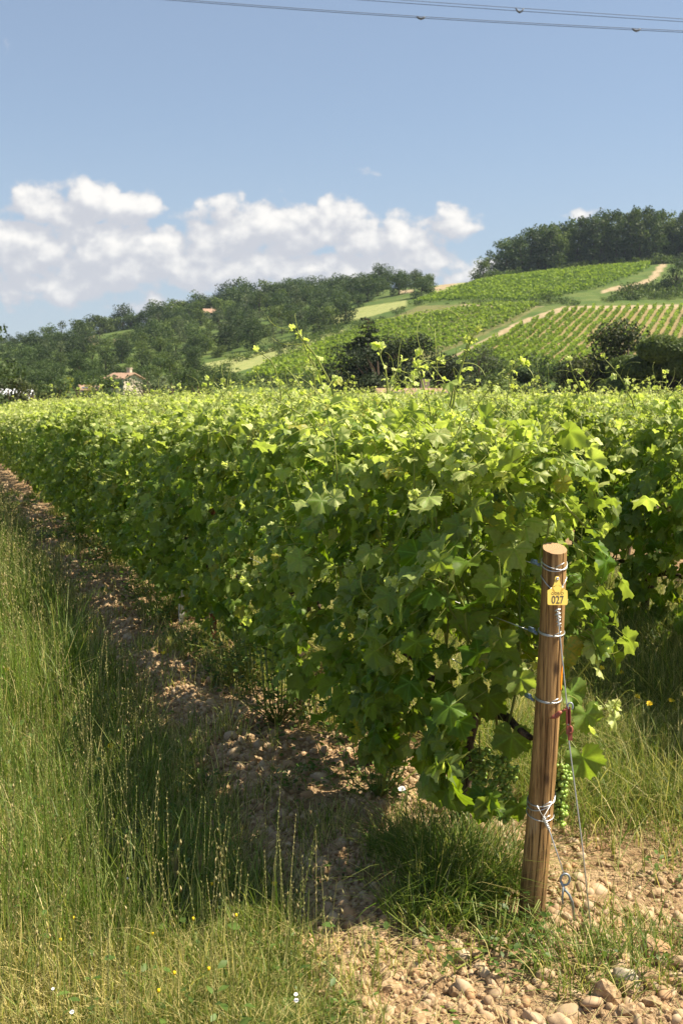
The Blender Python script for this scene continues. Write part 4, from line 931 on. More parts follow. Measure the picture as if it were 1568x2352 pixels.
# weeds and grass between the two front rows
X, Y, q, s = scatter_pts(rs, 230000, -3.2, -.42, -1.8, 16, 1.7)
den = np.clip(.10 + 1.0 * np.clip((s + .05) / .6, 0, 1) + 1.2 * (vnoise(X * 2.2, Y * 2.2, 61) - .35) * (s <= .2) - .55 * np.exp(-((q + .55) / .28) ** 2) * (s < 1.2) - .25 * (s < -.1) * (q > -1.15), 0.03, 1)
kp = rs.rand(len(X)) < den; X, Y, q, s = X[kp], Y[kp], q[kp], s[kp]; m = len(X)
grass_patch('weedy_grass', 'mixed green and straw grass growing between the vine rows', rs, X, Y, (.10 + .34 * np.clip(s / 1.6, 0, 1)) * (.5 + .9 * vnoise(X * 3, Y * 3, 62)), .0024, np.where(rs.rand(m) < .18 + .5 * vnoise(X * 1.3, Y * 1.3, 63), rs.uniform(.45, 1, m), rs.uniform(0, .35, m)), 4, .55, .7)
# sparse tufts on the bare soil and under the row
X, Y, q, s = scatter_pts(rs, 90000, -.5, .75, -1.7, 16, 1.5)
tn = vnoise(X * 3.2, Y * 3.2, 71) * .6 + vnoise(X * 9, Y * 9, 72) * .4
kp = rs.rand(len(X)) < np.clip((tn - .59) * 3.2 + .38 * np.exp(-((q - .02) / .16) ** 2) * (s > .3) * (tn > .45), 0, .8) * np.where(s < -.05, .35, 1); kp &= ~((np.abs(X - POST[0]) < .13) & (Y < POST[1] + .1) & (Y > POST[1] - .55)); X, Y, q, s = X[kp], Y[kp], q[kp], s[kp]; m = len(X)
grass_patch('sparse_grass', 'sparse grass tufts on the bare soil beneath the vines', rs, X, Y, .07 + .14 * vnoise(X * 2, Y * 2, 73), .0024, np.where(rs.rand(m) < .40, rs.uniform(.5, 1, m), rs.uniform(0, .3, m)), 4, .4, .5)
X, Y, q, s = scatter_pts(rs, 9000, -1.6, .8, -1.7, 8, 1.4); m = len(X)
V, FF, n = blades(np.stack([X, Y, zground(X, Y) + .012], -1), rs.uniform(.02, .03, m), np.full(m, .0013), rs.uniform(2, 6, m), rs.normal(0, 1, m), rs.uniform(0, 6.28, m), 3)
tag(link('straw_litter', mesh_data('straw_litter', V, FF, M['seed'], {'age': np.repeat(rs.uniform(.2, 1, m), n), 'rnd': np.repeat(rs.rand(m), n)})), 'broken straw and dead stalks lying on the soil', 'straw', kind='stuff')

# seed stalks: ryegrass spikes and drooping oats
def stalks(name, label, X, Y, h, oats, rs):
    mb = MB(); m = len(X); base = np.stack([X, Y, zground(X, Y)], -1); az = rs.uniform(0, 6.28, m); ln = rs.normal(0, .14, m)
    tip = base + np.stack([np.cos(az) * ln * h, np.sin(az) * ln * h, h], -1); sc = np.clip(Y / 5, .8, 4) ** .7; mid = (base + tip) / 2 - np.stack([np.cos(az) * ln * h * .12, np.sin(az) * ln * h * .12, 0 * h], -1); ag = rs.uniform(.0, .8, m)
    mb.add(*segs(base, mid, .0014 * sc, .0012 * sc), age=np.repeat(ag * .5, 6), rnd=np.repeat(rs.rand(m), 6)); mb.add(*segs(mid, tip, .0012 * sc, .0008 * sc), age=np.repeat(ag * .6, 6), rnd=np.repeat(rs.rand(m), 6))
    D_ = np.array([[0, 0, 0], [.5, .45, .12], [-.5, .45, .12], [0, 1, 0], [0, .45, -.2]]); DF = [np.array([[0, 1, 3], [0, 3, 2], [0, 4, 1], [0, 2, 4], [1, 4, 3], [4, 2, 3]])]
    per = 9 if oats else 14; mm = m * per; f = np.tile(np.linspace(.55, 1, per), m); b = np.repeat(mid, per, 0); t = np.repeat(tip, per, 0); P_ = b + (t - b) * ((f - .5) * 2)[:, None]
    sg = np.tile(np.where(np.arange(per) % 2 == 0, 1, -1), m); a2 = np.repeat(rs.uniform(0, 6.28, m), per); o = np.stack([np.cos(a2) * sg, np.sin(a2) * sg, 0 * a2], -1); up = nrm(t - b); s_ = np.repeat(sc, per)
    if oats:
        P2 = P_ + o * (rs.uniform(.01, .03, mm) * s_)[:, None] + [0, 0, .006]; mb.add(*segs(P_, P2, .0005 * s_, .0004 * s_), age=.3, rnd=.5); tt = nrm(np.array([0, 0, -1.0]) + o * .35); V, FF = scatter(D_ * [.32, 1, .32], DF, P2, frames(tt, rs.normal(size=(mm, 3))), .021 * s_)
        mb.add(V, FF, age=np.repeat(np.clip(rs.normal(.8, .2, mm), 0, 1), 5), rnd=np.repeat(rs.rand(mm), 5))
    else:
        tt = nrm(up + o * .35); V, FF = scatter(D_ * [.38, 1, .38], DF, P_, frames(tt, rs.normal(size=(mm, 3))), .0125 * s_); mb.add(V, FF, age=np.repeat(np.repeat(ag, per) * .8, 5), rnd=np.repeat(rs.rand(mm), 5))
    tag(link(name, mb.data(name, M['seed'])), label, 'grass', kind='stuff')
X, Y, q, s = scatter_pts(rs, 3400, .75, 2.3, -1.2, 20, 1.8); kp = rs.rand(len(X)) < np.clip(np.exp(-((q - 1.2) / .45) ** 2) * (.25 + vnoise(X * 1.5, Y * 1.5, 81)) * np.clip((s + .55) / .4, .1, 1), 0, 1)
X, Y = X[kp], Y[kp]; stalks('ryegrass_stalks', 'slender ryegrass seed stalks standing above the grass by the path', X, Y, rs.uniform(.26, .52, len(X)), False, rs)
X, Y, q, s = scatter_pts(rs, 330, .75, 2.6, -.6, 13, 1.2); stalks('oat_stalks', 'wild oat stalks with pale drooping husks in the path grass', X, Y, rs.uniform(.32, .58, len(X)), True, rs)
X, Y, q, s = scatter_pts(rs, 420, -3, -.6, .3, 9, 1.2); stalks('dry_stalks', 'thin dry seed stalks among the weeds between the rows', X, Y, rs.uniform(.2, .5, len(X)), False, rs)
# leafy weeds
def weed_leaves(name, label, X, Y, size, hgt, per, rs, kind='stuff', mt='weed', ages=(0, .6), cat='weeds'):
    m = len(X); mm = m * per; b = np.repeat(np.stack([X, Y, zground(X, Y)], -1), per, 0); hv = np.repeat(hgt * rs.uniform(.5, 1.2, m), per); a = rs.uniform(0, 6.28, mm); u = rs.rand(mm); o = np.stack([np.cos(a), np.sin(a), 0 * a], -1); sp_ = np.repeat(size, per) * 1.3 if np.ndim(size) else size * 1.3
    P_ = b + o * (sp_ * rs.uniform(.1, 1.5, mm))[:, None]; P_[:, 2] += hv * u
    Tm = np.array([[0, 0, 0], [.22, .28, .05], [-.22, .28, .05], [.26, .6, .02], [-.26, .6, .02], [0, 1, -.12], [0, .5, 0]]); TF = [np.array([[0, 1, 6], [0, 6, 2], [1, 3, 6], [6, 4, 2], [3, 5, 6], [6, 5, 4]])]
    V, FF = scatter(Tm, TF, P_, frames(o + np.stack([0 * a, 0 * a, rs.normal(.25, .35, mm)], -1), np.array([0, 0, 1.0]) + rs.normal(0, .35, (mm, 3))), (np.repeat(size, per) if np.ndim(size) else np.full(mm, size)) * rs.uniform(.5, 1.2, mm) * np.clip(b[:, 1] / 5, .8, 3) ** .5)
    o_ = link(name, mesh_data(name, V, FF, M[mt], {'age': np.repeat(rs.uniform(*ages, mm), 7), 'rnd': np.repeat(rs.rand(mm), 7)}))
    return tag(o_, label, cat, kind=kind)
X, Y, q, s = scatter_pts(rs, 4000, -3.2, .75, -1.7, 16, 1.5); wn = vnoise(X * 2.6, Y * 2.6, 91); kp = rs.rand(len(X)) < np.clip((wn - .48) * 3 + .45 * (q < -.55) * (s > .3) + .35 * (np.abs(q) < .3) * (s > .4), 0, 1); X, Y = X[kp], Y[kp]
weed_leaves('ground_weeds', 'small leafy weeds creeping over the soil around the vines', X, Y, .028, .08, 14, rs)
X, Y, q, s = scatter_pts(rs, 2600, .7, 3.2, -2, 10, 1.6); kp = rs.rand(len(X)) < .55; X, Y = X[kp], Y[kp]
weed_leaves('clover', 'low clover-like leaves at the bottom of the path grass', X, Y, .022, .07, 9, rs, ages=(.1, .8))
X, Y, q, s = scatter_pts(rs, 700, .75, 2.4, -1.2, 5, 1.2); kp = rs.rand(len(X)) < .35; weed_leaves('broad_weeds', 'broad toothed weed leaves rising among the path grass', X[kp], Y[kp], .040, .14, 7, rs, ages=(.1, .5))
# single weed plants under the row and single grass tufts by the post
for (x, y, hgt, n_, lab) in [(640, 1680, .42, 420, 'dark bushy weed growing under the row beside the stony ridge'), (575, 1590, .32, 300, 'dark bushy weed half way along the stony ridge'), (870, 1860, .30, 340, 'dark bushy weed with white bindweed under the front vines'), (1130, 2170, .12, 160, 'low weed on the soil just below the post')]:
    p = on_ground(x, y); k = 26; rr = np.random.RandomState(x); X = p[0] + rr.normal(0, .12, k); Y = p[1] + rr.normal(0, .12, k)
    z_ = float(zground(p[0], p[1])); e = link('weed_plant', None, loc=(p[0], p[1], z_)); tag(e, lab, 'weed'); f_ = weed_leaves('foliage', None, X, Y, .034, hgt, n_ // k, rr, kind=None, ages=(0, .35), cat=None); f_.parent = e; f_.location = (-p[0], -p[1], -z_)
    mb = MB(); Zg = zground(X, Y)
    for x_, y_, zg in zip(X, Y, Zg): mb.tube(np.array([[0, 0, -.01], [(x_ - p[0]) * .7, (y_ - p[1]) * .7, zg - z_ + hgt * .25], [x_ - p[0], y_ - p[1], zg - z_ + hgt * .95]]), [.004, .003, .0015], 5, age=.2, rnd=.5)
    link('stems', mb.data('stems', M['stem']), e)
for (x, y, n_, hgt, sp_, lab) in [(1062, 2050, 1500, .30, .115, 'lush bright green grass tuft left of the post foot'), (985, 2105, 700, .20, .09, 'smaller green grass tuft left of the lush one by the post'), (955, 1985, 500, .22, .10, 'green grass tuft in the shade under the end vine'), (1150, 2130, 160, .10, .07, 'thin green tuft just left of the foot of the post'), (1350, 2235, 420, .15, .11, 'scrubby weed tuft where the guy wire meets the soil'), (390, 1420, 420, .30, .14, 'green tuft beside the pale stake in the front row'), (1540, 2200, 500, .12, .14, 'bright short grass patch at the right edge')]:
    p = on_ground(x, y); rr = np.random.RandomState(x + 1); az = rr.uniform(0, 6.28, n_); d_ = sp_ * 1.7 * rr.rand(n_) ** .6; X = p[0] + np.cos(az) * d_; Y = p[1] + np.sin(az) * d_
    V, FF, n = blades(np.stack([X, Y, zground(X, Y)], -1), hgt * rr.uniform(.35, 1.15, n_) * (.5 + .7 * vnoise(X * 14, Y * 14, 3)), np.full(n_, .0021), np.abs(rr.normal(.2, .3, n_)), np.abs(rr.normal(.35, .5, n_)), az + rr.normal(0, 1.4, n_), 5, rr.normal(0, .5, n_))
    tag(link('grass_tuft', mesh_data('grass_tuft', V, FF, M['grass'], {'age': np.repeat(np.where(rr.rand(n_) < .14, .8, rr.uniform(0, .22, n_)), n), 'rnd': np.repeat(rr.rand(n_), n)})), lab, 'grass tuft')
rr0 = np.random.RandomState(404)
for i in range(9):
    p2 = xy(.12 + rr0.normal(0, .1), 1.6 + i * 1.05 + rr0.uniform(-.3, .3)); k = 20; X = p2[0] + rr0.normal(0, .15, k); Y = p2[1] + rr0.normal(0, .15, k); z_ = float(zground(*p2)); e = link('weed_plant', None, loc=(p2[0], p2[1], z_)); tag(e, 'dark leafy weed growing among the trunks of the front row', 'weed', 'weeds among the front row trunks')
    f_ = weed_leaves('foliage', None, X, Y, .032, .34, 15, rr0, kind=None, ages=(0, .35), cat=None); f_.parent = e; f_.location = (-p2[0], -p2[1], -z_); mb = MB()
    for x_, y_ in zip(X, Y): mb.tube(np.array([[0, 0, -.01], [(x_ - p2[0]) * .7, (y_ - p2[1]) * .7, .09], [x_ - p2[0], y_ - p2[1], .32]]), [.004, .003, .0015], 5, age=.2, rnd=.5)
    link('stems', mb.data('stems', M['stem']), e)
# barley heads standing out of the grass
for (x, y, h, lab) in [(403, 1985, .42, 'pale feathery barley head standing in the path grass, left one of the pair'), (462, 1980, .42, 'pale feathery barley head standing in the path grass, right one of the pair')]:
    p = at(x, y, 3.55); rr = np.random.RandomState(x); z0 = float(zground(p[0], p[1])); e = link('barley_stalk', None, loc=(p[0], p[1], z0)); tag(e, lab, 'barley')
    top = np.array([.0, 0, p[2] - z0]); mb = MB(); mb.tube(np.array([[.03, 0, 0], [.015, 0, top[2] * .5], top - [0, 0, .05]]), .0016, 5, age=.4, rnd=.5); link('stem', mb.data('stem', M['stem']), e)
    k = 90; f = rr.rand(k); a = rr.uniform(0, 6.28, k); b = top + np.stack([0 * a, 0 * a, -.05 + .055 * f], -1); t_ = b + np.stack([np.cos(a) * .014, np.sin(a) * .014, .035 + .015 * rr.rand(k)], -1); mb = MB(); mb.add(*segs(b, t_, .0012 * np.ones(k), .0003 * np.ones(k)), age=np.repeat(rr.uniform(.4, 1, k), 6), rnd=np.repeat(rr.rand(k), 6)); mb.tube(np.array([top - [0, 0, .055], top + [0, 0, .012]]), [.004, .0015], 6, age=.6, rnd=.5)
    link('seed_head', mb.data('seed_head', M['seed']), e)

# flowers
def flower(kind, x, y, Y, lab, seed, grp=None, r=.014):
    rr = np.random.RandomState(seed); p = at(x, y, Y); z0 = float(zground(p[0], p[1])); z0 = min(z0, p[2] - .03)
    e = link(kind + '_flower', None, loc=(p[0], p[1], z0)); tag(e, lab, 'flower', grp); h = p[2] - z0; mb = MB()
    mb.tube(np.array([[rr.normal(0, .02), 0, 0], [0, 0, h * .6], [0, 0, h]]), .0011, 5, age=.3, rnd=.5); link('stem', mb.data('stem', M['stem']), e)
    mb = MB(); nrmv = nrm(np.array([rr.normal(0, .3), -.45, .8]))
    if kind == 'hawkbit':
        k = 26; a = np.linspace(0, 6.283, k, endpoint=False) + rr.normal(0, .05, k); R3 = frames(np.array([[1., 0, 0]]), nrmv[None])[0]
        T_ = np.array([[0, 0, 0], [.14, .5, .05], [-.14, .5, .05], [.12, 1, .0], [-.12, 1, .0]]); Tf = [np.array([[0, 1, 2], [1, 3, 4]]), np.array([[1, 3, 4, 2]])]
        t_ = np.stack([np.cos(a), np.sin(a), .35 + rr.normal(0, .15, k)], -1) @ R3.T; V, FF = scatter(T_, [np.array([[0, 1, 2]]), np.array([[1, 3, 4, 2]])], np.repeat([[0, 0, h]], k, 0), frames(t_, np.repeat(nrmv[None], k, 0)), r * rr.uniform(.7, 1.1, k))
        mb.add(V, FF); mb.tube(np.array([[0, 0, h - .006], [0, 0, h + .003]]), [.003, .004], 8)
        link('petals', mb.data('petals', M['petal_y']), e)
    else:
        a = np.linspace(0, 6.283, 20, endpoint=False); R3 = frames(np.array([[1., 0, 0]]), nrmv[None])[0]; rings = []
        for rad_, z_ in ((.08, -.9), (.25, -.45), (.6, -.12), (1.0, .05), (1.05, .04)): rings.append((np.stack([rad_ * np.cos(a) * (1 + .05 * np.cos(5 * a)), rad_ * np.sin(a) * (1 + .05 * np.cos(5 * a)), np.full(20, z_)], -1) * r) @ R3.T + [0, 0, h])
        k = np.arange(20); k2 = (k + 1) % 20; link('petals', mesh_data('petals', np.concatenate(rings), [np.concatenate([np.stack([i * 20 + k, i * 20 + k2, (i + 1) * 20 + k2, (i + 1) * 20 + k], 1) for i in range(4)])], M['petal_w']), e)
for i, (x, y, Y, lab) in enumerate([(255, 1715, 4.9, 'bright yellow hawkbit flower in the shaded path grass, the largest on the left'), (18, 1538, 6.2, 'yellow hawkbit flower at the left edge of the path grass'), (120, 1508, 6.5, 'yellow hawkbit flower high in the pale oat grass'), (375, 1500, 6.6, 'yellow hawkbit flower near the stony ridge'), (425, 1790, 4.7, 'small yellow flower at the shaded right margin of the path grass'), (630, 2030, 3.5, 'small yellow flower by the soil edge, low in the grass'), (395, 2120, 3.3, 'yellow flower low in the short turf'),
        (1425, 1545, 5.6, 'yellow hawkbit flower behind the post, nearest to the second row trunks'), (1462, 1600, 5.2, 'yellow hawkbit flower right of the red tensioner, among weeds'), (1490, 1618, 5.1, 'yellow hawkbit flower between two others in the right weeds'), (1540, 1610, 5.2, 'yellow hawkbit flower at the right edge of the weeds'), (1380, 1535, 5.5, 'fading yellow flower just right of the post leaves'), (240, 2255, 3.05, 'tiny yellow flower of a cluster at the bottom of the grass')]):
    flower('hawkbit', x, y, Y, lab, 500 + i, 'yellow flowers', .016 if Y > 4.5 else .010)
for i, (x, y, Y, lab) in enumerate([(922, 1812, 4.35, 'white bindweed flower under the front vines, the upper of the pair'), (925, 1842, 4.3, 'white bindweed flower under the front vines, the lower of the pair'), (842, 1968, 4.0, 'white bindweed flower on the shaded soil'), (1392, 2160, 3.35, 'white bindweed flower right of the guy wire'), (978, 2162, 3.35, 'pale bindweed flower below the shaded grass tuft'), (640, 2152, 3.3, 'white flower at the right margin of the path grass'), (430, 2272, 3.05, 'white flower low in the turf near the bottom')]):
    flower('bindweed', x, y, Y, lab, 600 + i, 'white bindweed flowers', .014)

for i in range(15):
    x = R.uniform(40, 720); y = R.uniform(2000, 2330); p = on_ground(x, y); q = qs(p[0], p[1])[0]
    if q < .75: continue
    flower('hawkbit' if i % 3 else 'bindweed', x, y, p[1] - .25, 'tiny yellow flower scattered in the short turf at the near end of the path' if i % 3 else 'tiny white flower scattered in the short turf at the near end of the path', 700 + i, 'tiny turf flowers', R.uniform(.0035, .0055))
# ------------------------------------------------------------------ trees
def crown_quads(rs, lobes, per, size, flat=0.0, inner=.25):
    P_, N_, S_ = [], [], []
    for (c, r) in lobes:
        c = np.array(c); r = np.array(r) * np.ones(3); n_ = int(per * (r.prod() ** (2 / 3)) ); d = nrm(rs.normal(size=(n_, 3)))
        u = np.where(rs.rand(n_) < inner, rs.uniform(.3, .9, n_), rs.uniform(.82, 1.12, n_)); P_.append(c + d * r * u[:, None]); N_.append(nrm(d / r + rs.normal(0, .35, (n_, 3)) + [0, 0, flat])); S_.append(size * rs.uniform(.55, 1.25, n_))
    return np.concatenate(P_), np.concatenate(N_), np.concatenate(S_)
CL = np.array([[-.5, -.35, 0], [.1, -.5, .12], [.55, .05, 0], [.2, .5, .1], [-.45, .35, -.05]]); CLF = [np.array([[0, 1, 2, 3, 4]])]
def crown_mesh(name, rs, lobes, per, size, mt, flat=0.0, inner=.25):
    P_, N_, S_ = crown_quads(rs, lobes, per, size, flat, inner); V, FF = scatter(CL, CLF, P_, frames(rs.normal(size=P_.shape), N_), S_)
    lob = np.concatenate([np.full(int(per * ((np.array(r) * np.ones(3)).prod() ** (2 / 3))), rs.rand()) for c, r in lobes])
    return mesh_data(name, V, FF, mt, {'age': np.repeat(np.clip(.75 * lob + .3 * rs.rand(len(P_)) - .02, 0, 1), 5), 'rnd': np.repeat(rs.rand(len(P_)), 5)})
def limbs(mb, rs, h0, lobes, r):
    for c, rr in lobes: c = np.array(c); mb.tube(np.array([[0, 0, h0 * rs.uniform(.6, 1)], (np.array([0, 0, h0]) + c) / 2 + rs.normal(0, .2, 3), c]), [r * .5, r * .33, r * .1], 5)
def broad(seed, H, Wd, mt, per=26, size=.42, low=.06, nlobe=24):
    rs = np.random.RandomState(seed); lobes = []
    for i in range(nlobe):
        z = rs.uniform(low, .9); w_ = Wd / 2 * math.sqrt(max(.05, 1 - ((z - .45) / .52) ** 2)); a = i * 2.4 + rs.normal(0, .3); rr = w_ * (.35 + .55 * rs.rand() ** .5); s_ = Wd * rs.uniform(.13, .22)
        lobes.append(((rr * math.cos(a) * .8, rr * math.sin(a) * .8, z * H), (s_, s_, s_ * rs.uniform(.6, .9))))
    lobes.append(((rs.normal(0, .05 * Wd), rs.normal(0, .05 * Wd), .55 * H), (Wd * .27, Wd * .27, H * .30)))
    mb = MB(); k = np.linspace(0, 1, 6); r = Wd * .03; mb.tube(np.stack([np.cumsum(rs.normal(0, .06, 6)), np.cumsum(rs.normal(0, .06, 6)), -.3 + k * H * .55], 1), r * (1 - .5 * k), 7); limbs(mb, rs, H * .35, lobes[:7], r)
    e = link('broadleaf_tree', None); return e, [link('trunk', mb.data('trunk', M['bark']), e), link('crown', crown_mesh('crown', rs, lobes, per, size, mt), e)]
def bushk(seed, H, Wd, mt):
    rs = np.random.RandomState(seed); lobes = [((Wd * .32 * rs.normal(), Wd * .32 * rs.normal(), H * rs.uniform(.25, .62)), (Wd * rs.uniform(.16, .28),) * 2 + (H * rs.uniform(.2, .34),)) for _ in range(9)]
    e = link('bush', None); mb = MB(); limbs(mb, rs, H * .2, lobes[:4], .09); return e, [link('stems', mb.data('stems', M['bark']), e), link('foliage', crown_mesh('foliage', rs, lobes, 34, .32, mt), e)]
M['tree2'] = leafy('tree_leaf_lighter', (.042, .068, .016), (.11, .145, .036), (.10, .16, .02), .22, .6, .2, rndamp=.6, oamp=.7)
M['tree3'] = leafy('tree_leaf_grey', (.052, .070, .034), (.13, .155, .075), (.10, .15, .03), .2, .6, .2, rndamp=.6, oamp=.7)
BROAD = [broad(700, 9, 10.5, M['tree']), broad(701, 10, 9.5, M['tree']), broad(702, 8.5, 10, M['tree2']), broad(703, 9, 8, M['tree2'], nlobe=16), broad(704, 10, 7, M['tree3'], nlobe=16), broad(705, 11, 11, M['tree'], nlobe=26)]
TALL = [broad(720, 17, 9, M['tree'], 24, .5, .04, 34), broad(721, 19, 8, M['tree'], 24, .5, .05, 34), broad(722, 15, 10, M['tree2'], 24, .5, .03, 34)]
BUSH = [bushk(740, 3, 5, M['bush']), bushk(741, 2.4, 4.5, M['bush']), bushk(742, 3.4, 4.5, M['tree2'])]
usedp = set()
def plant(bank, v, p, rz, sc, lab, cat, grp):
    root, kids = bank[v]
    if id(root) not in usedp: usedp.add(id(root)); o = root; o.location = tuple(p); o.rotation_euler = (0, 0, rz); o.scale = sc
    else: o = dup(root, kids, p, rz, sc)
    return tag(o, lab, cat, grp)
def fill(polys, n, rs, avoid=(), Yr=(120, 620)):
    out_ = []; tries = 0
    while len(out_) < n and tries < 90000:
        tries += 1; Y = rs.uniform(*Yr); a = rs.uniform(-.34, .34); X = a * Y; z = float(zground(X, Y)); x, y = proj([X, Y, z])
        if not any(in_poly(x, y, p) for p in polys) or any(in_poly(x, y, p) for p in avoid): continue
        if any(((x - b[3]) / 30) ** 2 + ((y - b[4]) / 10) ** 2 < 1 for b in out_): continue
        out_.append((X, Y, z, x, y))
    return out_
WOOD_L = [(-80, 800), (30, 800), (130, 790), (190, 785), (200, 772), (340, 744), (400, 735), (500, 717), (640, 694), (760, 674), (860, 664), (985, 672), (960, 690), (860, 716), (800, 745), (700, 778), (590, 806), (470, 826), (430, 862), (500, 880), (560, 890), (400, 915), (-80, 915)]
AV = MEADOWS + [FIELD_A, FIELD_B, FIELD_C, [(355, 744), (352, 775), (300, 800), (195, 790), (185, 765)]]
rs = np.random.RandomState(61)
pts_ = fill([WOOD_L], 190, rs, AV, (150, 545))
print('wood', len(pts_))
for X, Y, z, px_, py_ in pts_:
    v = rs.choice(6, p=[.2, .2, .17, .15, .13, .15]); k = rs.uniform(.68, 1.05) * min(1.0, max(.36, Y / 440))
    plant(BROAD, v, (X, Y, z - .3), rs.uniform(0, 6.28), (k, k, k * rs.uniform(.85, 1.15)), ['dark rounded oak in the wooded left hillside', 'tall dark oak in the wooded left hillside', 'mid green spreading tree in the wooded left hillside', 'mid green compact tree in the wooded left hillside', 'grey green upright tree in the wooded left hillside', 'large dark many-domed tree in the wooded left hillside'][v], 'tree', 'trees of the left hillside')
RL = np.array([(178, 782), (205, 766), (260, 754), (330, 744), (400, 735), (470, 722), (540, 706), (640, 690), (760, 671), (860, 661), (930, 664), (985, 672)], float)
rs = np.random.RandomState(66)
for x in np.arange(186, 1000, 17.0):
    x += rs.normal(0, 5); Y = 505 + rs.uniform(-12, 12); d = ray(x, 900); X = d[0] / d[1] * Y; z = float(zground(X, Y)); v = rs.choice([0, 1, 2, 5]); k = rs.uniform(.85, 1.35) * (.85 if x > 700 else 1)
    plant(BROAD, v, (X, Y, z - 1.0), rs.uniform(0, 6.28), (k, k, k * rs.uniform(.8, 1.05)), 'dark rounded tree on the skyline of the left ridge', 'tree', 'skyline trees of the left ridge')
for x in np.arange(215, 900, 24.0):
    x += rs.normal(0, 7); Y = 478 + rs.uniform(-10, 10); d = ray(x, 900); X = d[0] / d[1] * Y; z = float(zground(X, Y)); v = rs.choice([0, 1, 2, 3, 5]); k = rs.uniform(.8, 1.15)
    if any(in_poly(*proj([X, Y, z]), p_) for p_ in AV): continue
    plant(BROAD, v, (X, Y, z - .9), rs.uniform(0, 6.28), (k, k, k * rs.uniform(.8, 1.05)), 'dense tree just below the skyline of the left ridge', 'tree', 'upper trees of the left ridge')
for x in (-10, 12, 30, 52, 70, 92, 112, 128, 146):
    Y = 500 + rs.uniform(-10, 10); d = ray(x, 900); X = d[0] / d[1] * Y; k = rs.uniform(.5, .75); plant(BROAD, rs.randint(3), (X, Y, float(zground(X, Y)) - 1.2), rs.uniform(0, 6.28), (k, k, k * .8), 'low rounded tree on the far left skyline', 'tree', 'low skyline trees at the far left')
# the wood on the right hilltop
rs = np.random.RandomState(62)
for i, x in enumerate(np.concatenate([np.linspace(1105, 1620, 30), np.linspace(1150, 1620, 24)])):
    Y = 428 + (i >= 30) * 14 + rs.uniform(-6, 6); d = ray(x, 900); X = d[0] / d[1] * Y; z = float(zground(X, Y)); x += rs.normal(0, 6)
    ytop = np.interp(x, [1090, 1130, 1150, 1200, 1260, 1300, 1350, 1400, 1480, 1520, 1548, 1570], [586, 574, 545, 520, 500, 492, 482, 472, 464, 476, 490, 462]) + rs.normal(3, 7); ht = (CAMZ + ray(x, ytop)[2] / ray(x, ytop)[1] * Y) - z
    v = rs.randint(3); k = ht / [17, 19, 15][v]; kw = max(.55, min(1.1, k * 1.15))
    plant(TALL, v, (X, Y, z - .5), rs.uniform(0, 6.28), (kw, kw, k), 'tall dark tree in the hilltop wood above the vineyard', 'tree', 'trees of the hilltop wood')
# shrubs on banks and hedges
rs = np.random.RandomState(63)
def bushes(line, n, lab, grp, k0=.5, k1=1.0, jit=6, Yfix=None):
    L = np.array(line, float); t = np.linspace(0, len(L) - 1, n)
    for i in range(n):
        x = np.interp(t[i], range(len(L)), L[:, 0]) + rs.normal(0, jit); y = np.interp(t[i], range(len(L)), L[:, 1]) + rs.normal(0, 1.5)
        if Yfix: d = ray(x, y); p = np.array([d[0] / d[1] * Yfix, Yfix, 0]); p[2] = float(zground(p[0], p[1]))
        else: p = on_hill(x, y)
        k = rs.uniform(k0, k1); v = rs.randint(3); plant(BUSH, v, p - [0, 0, .15], rs.uniform(0, 6.28), (k, k, k * rs.uniform(.8, 1.2)), lab, 'bush', grp)
bushes([(1040, 697), (1150, 699), (1290, 700)], 12, 'low shrub on the bank between the hillside vineyards', 'bank shrubs', .35, .6)
bushes([(1250, 695), (1262, 694), (1295, 697), (1310, 698)], 4, 'rounded dark shrub on the bank above the striped vineyard', 'rounded bank shrubs', .9, 1.15, 3)
bushes([(1390, 692), (1480, 688), (1600, 682)], 14, 'dense shrub along the upper right track', 'track shrubs', .7, 1.3)
bushes([(1440, 670), (1520, 672), (1600, 665)], 9, 'dense shrub beside the sandy track near the right edge', 'right edge shrubs', .9, 1.5)
bushes([(640, 830), (700, 800), (790, 768), (850, 742), (960, 700)], 16, 'hedge shrub along the upper side of the hillside vines', 'hedge shrubs', .5, 1.0)
bushes([(470, 862), (600, 812), (690, 790), (790, 752)], 18, 'scrubby bush along the dry meadow', 'meadow bushes', .6, 1.3)
bushes([(1010, 872), (1130, 868), (1250, 868), (1350, 872)], 18, 'dark hedge bush below the striped hillside vineyard', 'hedge below the striped field', .8, 1.3)
bushes([(1095, 640), (1180, 622), (1330, 604), (1500, 592), (1600, 596)], 26, 'dark undergrowth bush along the foot of the hilltop wood', 'hilltop undergrowth', .9, 1.6, 8, 421)
bushes([(1085, 640), (1110, 645), (1150, 640)], 5, 'small shrub at the left end of the hilltop wood', 'hilltop shrubs', .6, .9)
bushes([(430, 890), (520, 884), (640, 888), (780, 886)], 16, 'dark hedge bush behind the vineyard, in front of the meadow', 'hedge behind the vineyard', .7, 1.2)
bushes([(540, 900), (640, 905), (760, 905)], 7, 'low scrub just behind the far vines', 'scrub behind the vines', .4, .7, 8, 120)
bushes([(200, 783), (260, 775), (330, 768)], 10, 'light green vine shrub on the ridge clearing', 'ridge clearing shrubs', .4, .6)
